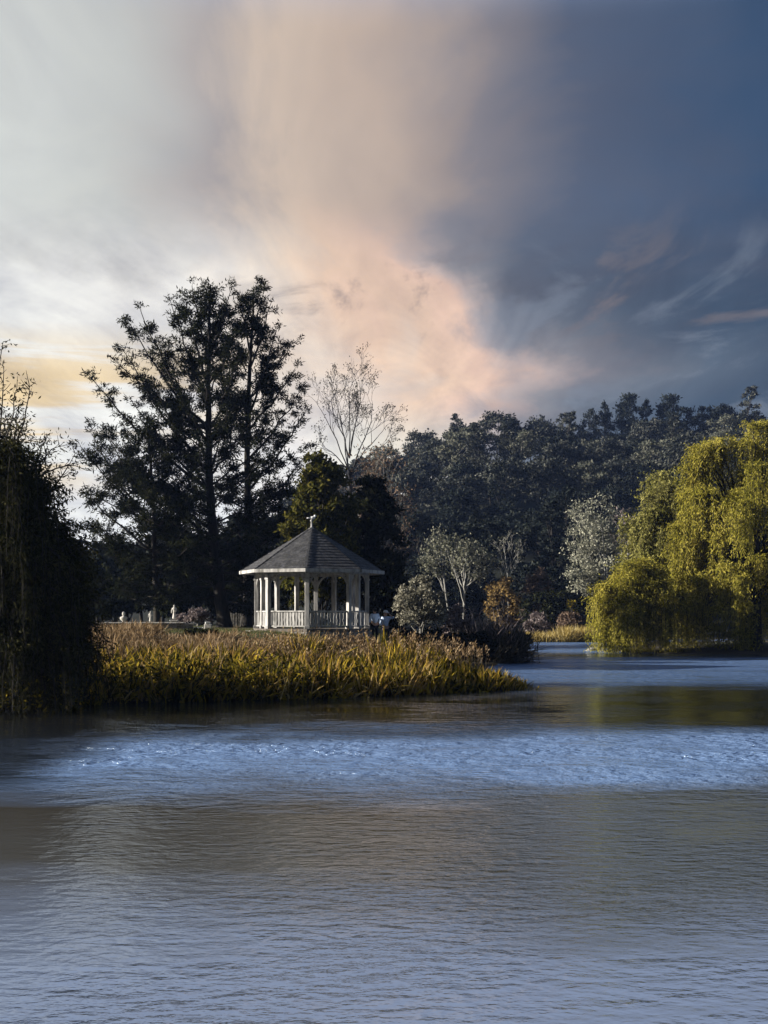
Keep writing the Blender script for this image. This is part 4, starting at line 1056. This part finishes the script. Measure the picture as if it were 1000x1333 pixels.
# ------------------------------------------------------------------ air
b_ = MB(); b_.hexa([(-720, -160, -2.4), (720, -160, -2.4), (720, 1510, -2.4), (-720, 1510, -2.4), (-720, -160, 78), (720, -160, 78), (720, 1510, 78), (-720, 1510, 78)])
m, t, out = new_mat('blue_air')
v = t.node('ShaderNodeVolumePrincipled', {'Color': (.36, .52, 1., 1), 'Density': .00015, 'Anisotropy': .2}); t.l.new(v.outputs[0], out.inputs['Volume'])
hz_ = b_.build('haze', m); tag(hz_, kind='stuff'); hz_['label'] = 'thin blue haze in the air over the pond and hill'; hz_['category'] = 'haze'

# ------------------------------------------------------------------ sky, sun, camera
SUN = Vector((-.997*math.cos(R(17.5)), -.075*math.cos(R(17.5)), math.sin(R(17.5)))).normalized()
w = bpy.data.worlds.new('World'); scn.world = w; w.use_nodes = True; w.node_tree.nodes.clear(); t = NT(w.node_tree)
out = t.node('ShaderNodeOutputWorld')
sky = t.node('ShaderNodeTexSky', sky_type='NISHITA', sun_disc=False, sun_elevation=R(17.5), sun_rotation=math.atan2(-.997, -.075))
bg1 = t.node('ShaderNodeBackground', {0: sky.outputs[0], 1: .06})
dv = t.node('ShaderNodeTexCoord').outputs['Generated']; s3 = t.node('ShaderNodeSeparateXYZ', {0: dv})
hyp = t.math('SQRT', t.math('ADD', t.math('MULTIPLY', s3.outputs[0], s3.outputs[0]), t.math('MULTIPLY', s3.outputs[1], s3.outputs[1])))
s_ = t.math('DIVIDE', s3.outputs[0], hyp); e_ = s3.outputs[2]
zc = t.math('ADD', t.math('MAXIMUM', e_, 0.), .15)
pv = t.node('ShaderNodeCombineXYZ', {0: t.math('DIVIDE', s3.outputs[0], zc), 1: t.math('DIVIDE', s3.outputs[1], zc), 2: 0.}).outputs[0]
nA = t.noise(t.mapv(pv, (1.5, .95, 1), (2.3, .4, 0)), 1., 8, .56, .7)
nB = t.noise(t.mapv(pv, (3.6, 2.2, 1), (3, 1, 2)), 1., 6, .6, .6)
nS = t.noise(t.mapv(dv, (1.2, 1.2, 13.), (0, 4, .7)), 3.2, 6, .58, .5)
nC = t.noise(t.mapv(pv, (2.2, 1.5, 1), (8, 5, 1)), 1., 8, .6, 1.2)
nD = t.noise(t.mapv(pv, (4.5, 1.5, 1), (1, 7, 3)), 1., 7, .6, .8)
low_amt = t.math('SUBTRACT', 1., t.smooth(e_, .25, .345))       # crisp clouds low down, soft cover higher
nL = t.noise(t.mapv(dv, (1, 1, 1.5), (5, 2, 7)), 3.0, 3, .5, .4)
warp = t.math('ADD', t.math('MULTIPLY', t.math('SUBTRACT', nA, .5), t.math('MULTIPLY', low_amt, .22)), t.math('MULTIPLY', t.math('SUBTRACT', nL, .5), t.math('SUBTRACT', .26, t.math('MULTIPLY', low_amt, .20))))
warp = t.math('ADD', warp, t.math('MULTIPLY', t.math('SUBTRACT', nC, .5), t.math('SUBTRACT', .20, t.math('MULTIPLY', low_amt, .06))))
gv = lambda v: (v+.5,)*3
shift = t.math('SUBTRACT', t.ramp(t.math('MULTIPLY', t.math('ADD', e_, t.math('MULTIPLY', t.math('SUBTRACT', nA, .5), .06)), 2.), [(.20, gv(.035)), (.27, gv(.04)), (.33, gv(-.0)), (.39, gv(-.055)), (.45, gv(-.03)), (.58, gv(.045)), (.70, gv(.0)), (1., gv(0.))]), .5)
sp = t.math('DIVIDE', t.math('ADD', t.math('ADD', t.math('ADD', s_, warp), t.math('MULTIPLY', shift, t.smooth(s_, -.14, .02))), .4), .8)
q = lambda px: (math.sin(math.atan((px-500)/F))+.4)/.8
low = t.ramp(sp, [(q(0), lin(242, 241, 236)), (q(250), lin(244, 240, 234)), (q(380), lin(242, 224, 206)), (q(470), lin(242, 208, 180)), (q(550), lin(234, 198, 176)),
                  (q(610), lin(190, 172, 166)), (q(670), lin(136, 133, 138)), (q(750), lin(100, 106, 118)), (q(820), lin(78, 89, 106)), (q(940), lin(52, 68, 90)), (1, lin(40, 56, 80))])
hi = t.ramp(sp, [(q(0), lin(214, 216, 211)), (q(130), lin(202, 203, 198)), (q(290), lin(178, 170, 166)), (q(420), lin(204, 185, 168)), (q(520), lin(196, 176, 160)), (q(640), lin(138, 132, 136)),
                 (q(780), lin(84, 92, 112)), (q(960), lin(50, 72, 102)), (1, lin(44, 66, 98))])
c = t.mix(t.smooth(t.math('ADD', e_, t.math('MULTIPLY', t.math('SUBTRACT', nA, .5), .08)), .265, .345), low, hi)
# golden and white streaks low in the left
left = t.smooth(s_, -.06, -.20)
st = t.math('MULTIPLY', t.math('MULTIPLY', t.smooth(nS, .44, .58), left), t.math('MULTIPLY', t.smooth(e_, .245, .19), t.smooth(e_, .09, .125)))
c = t.mix(t.math('MULTIPLY', st, .9), c, lin(240, 208, 148))
st2 = t.math('MULTIPLY', t.math('MULTIPLY', t.smooth(nS, .50, .40), left), t.smooth(e_, .25, .20))
c = t.mix(t.math('MULTIPLY', st2, .8), c, lin(250, 248, 238))
glow = t.math('MULTIPLY', t.math('MULTIPLY', t.smooth(e_, .22, .12), t.smooth(s_, .03, -.03)), t.smooth(s_, -.3, -.2))
c = t.mix(t.math('MULTIPLY', glow, .7), c, lin(246, 248, 250))
# bright gap low over the ridge at the centre
gap = t.math('MULTIPLY', t.smooth(e_, .19, .14), t.math('MULTIPLY', t.smooth(s_, -.08, -.02), t.smooth(t.math('ADD', s_, warp), .07, .02)))
c = t.mix(t.math('MULTIPLY', gap, .7), c, lin(238, 236, 220))
# darker cloud bodies
dkx = t.math('SUBTRACT', 1., t.math('MULTIPLY', t.smooth(s_, .13, .05), t.smooth(e_, .285, .245)))
dk = t.math('MULTIPLY', t.math('MULTIPLY', t.smooth(nA, .50, .66), low_amt), t.math('ADD', .3, t.math('MULTIPLY', t.smooth(e_, .20, .29), .55)))
c = t.mix(t.math('MULTIPLY', dk, t.math('ADD', .25, t.math('MULTIPLY', dkx, .75))), c, t.mix(t.smooth(s_, -.14, .1), lin(172, 170, 166), lin(84, 84, 96)))
dk2 = t.math('MULTIPLY', t.math('MULTIPLY', t.smooth(nB, .52, .64), low_amt), t.math('MULTIPLY', t.smooth(e_, .20, .26), t.smooth(s_, -.16, -.07)))
c = t.mix(t.math('MULTIPLY', dk2, .8), c, lin(118, 108, 110))
lt = t.math('MULTIPLY', t.math('MULTIPLY', t.smooth(nB, .48, .34), low_amt), t.smooth(s_, .0, .1))
c = t.mix(t.math('MULTIPLY', lt, .5), c, lin(128, 136, 150))
# soft relief of the cloud cover all the way up
rel = t.math('ADD', 1., t.math('MULTIPLY', t.math('SUBTRACT', nC, .5), t.math('ADD', .8, t.math('MULTIPLY', low_amt, .35))))
rel = t.math('ADD', rel, t.math('MULTIPLY', t.math('SUBTRACT', nD, .5), t.math('ADD', .25, t.math('MULTIPLY', low_amt, .75))))
c = t.mix(1., c, t.node('ShaderNodeCombineColor', {0: rel, 1: rel, 2: t.math('ADD', .15, t.math('MULTIPLY', rel, .85))}).outputs[0], 'MULTIPLY')
# bright blue band above the view, put in for the water to reflect
c = t.mix(t.smooth(e_, .45, .54), c, t.mix(t.smooth(e_, .72, .9), (.42, .58, .9, 1), lin(60, 82, 125)))
c = t.mix(t.smooth(s3.outputs[1], .25, -.25), c, (.035, .045, .065, 1))  # unseen sky behind the camera, darkened to cut the fill light
bg2 = t.node('ShaderNodeBackground', {0: c, 1: .42})
cov = t.math('SUBTRACT', .93, t.math('MULTIPLY', t.smooth(e_, .5, .8), .35))
mx = t.node('ShaderNodeMixShader', {0: cov, 1: bg1.outputs[0], 2: bg2.outputs[0]})
t.l.new(mx.outputs[0], out.inputs[0])

sl = bpy.data.lights.new('sun', 'SUN'); sl.energy = 5.0; sl.angle = R(.6); sl.color = (1., .93, .82)
so = bpy.data.objects.new('sun', sl); COL.objects.link(so); so.rotation_euler = SUN.to_track_quat('Z', 'Y').to_euler(); so.location = (-40, 20, 40)
cd = bpy.data.cameras.new('camera'); cam = bpy.data.objects.new('camera', cd); COL.objects.link(cam); scn.camera = cam
cam.location = (0, 0, CH); cam.rotation_euler = (R(90), 0, 0)
cd.sensor_fit = 'HORIZONTAL'; cd.sensor_width = 36; cd.lens = 36*F/1000; cd.shift_y = (HOR-666.5)/1000; cd.clip_start = .1; cd.clip_end = 5000
scn.view_settings.view_transform = 'Standard'; scn.view_settings.look = 'None'; scn.view_settings.exposure = 1.25; scn.view_settings.gamma = 1
scn.cycles.max_bounces = 6; scn.cycles.diffuse_bounces = 2; scn.cycles.glossy_bounces = 3; scn.cycles.transmission_bounces = 4; scn.cycles.volume_bounces = 0
scn.cycles.use_denoising = True
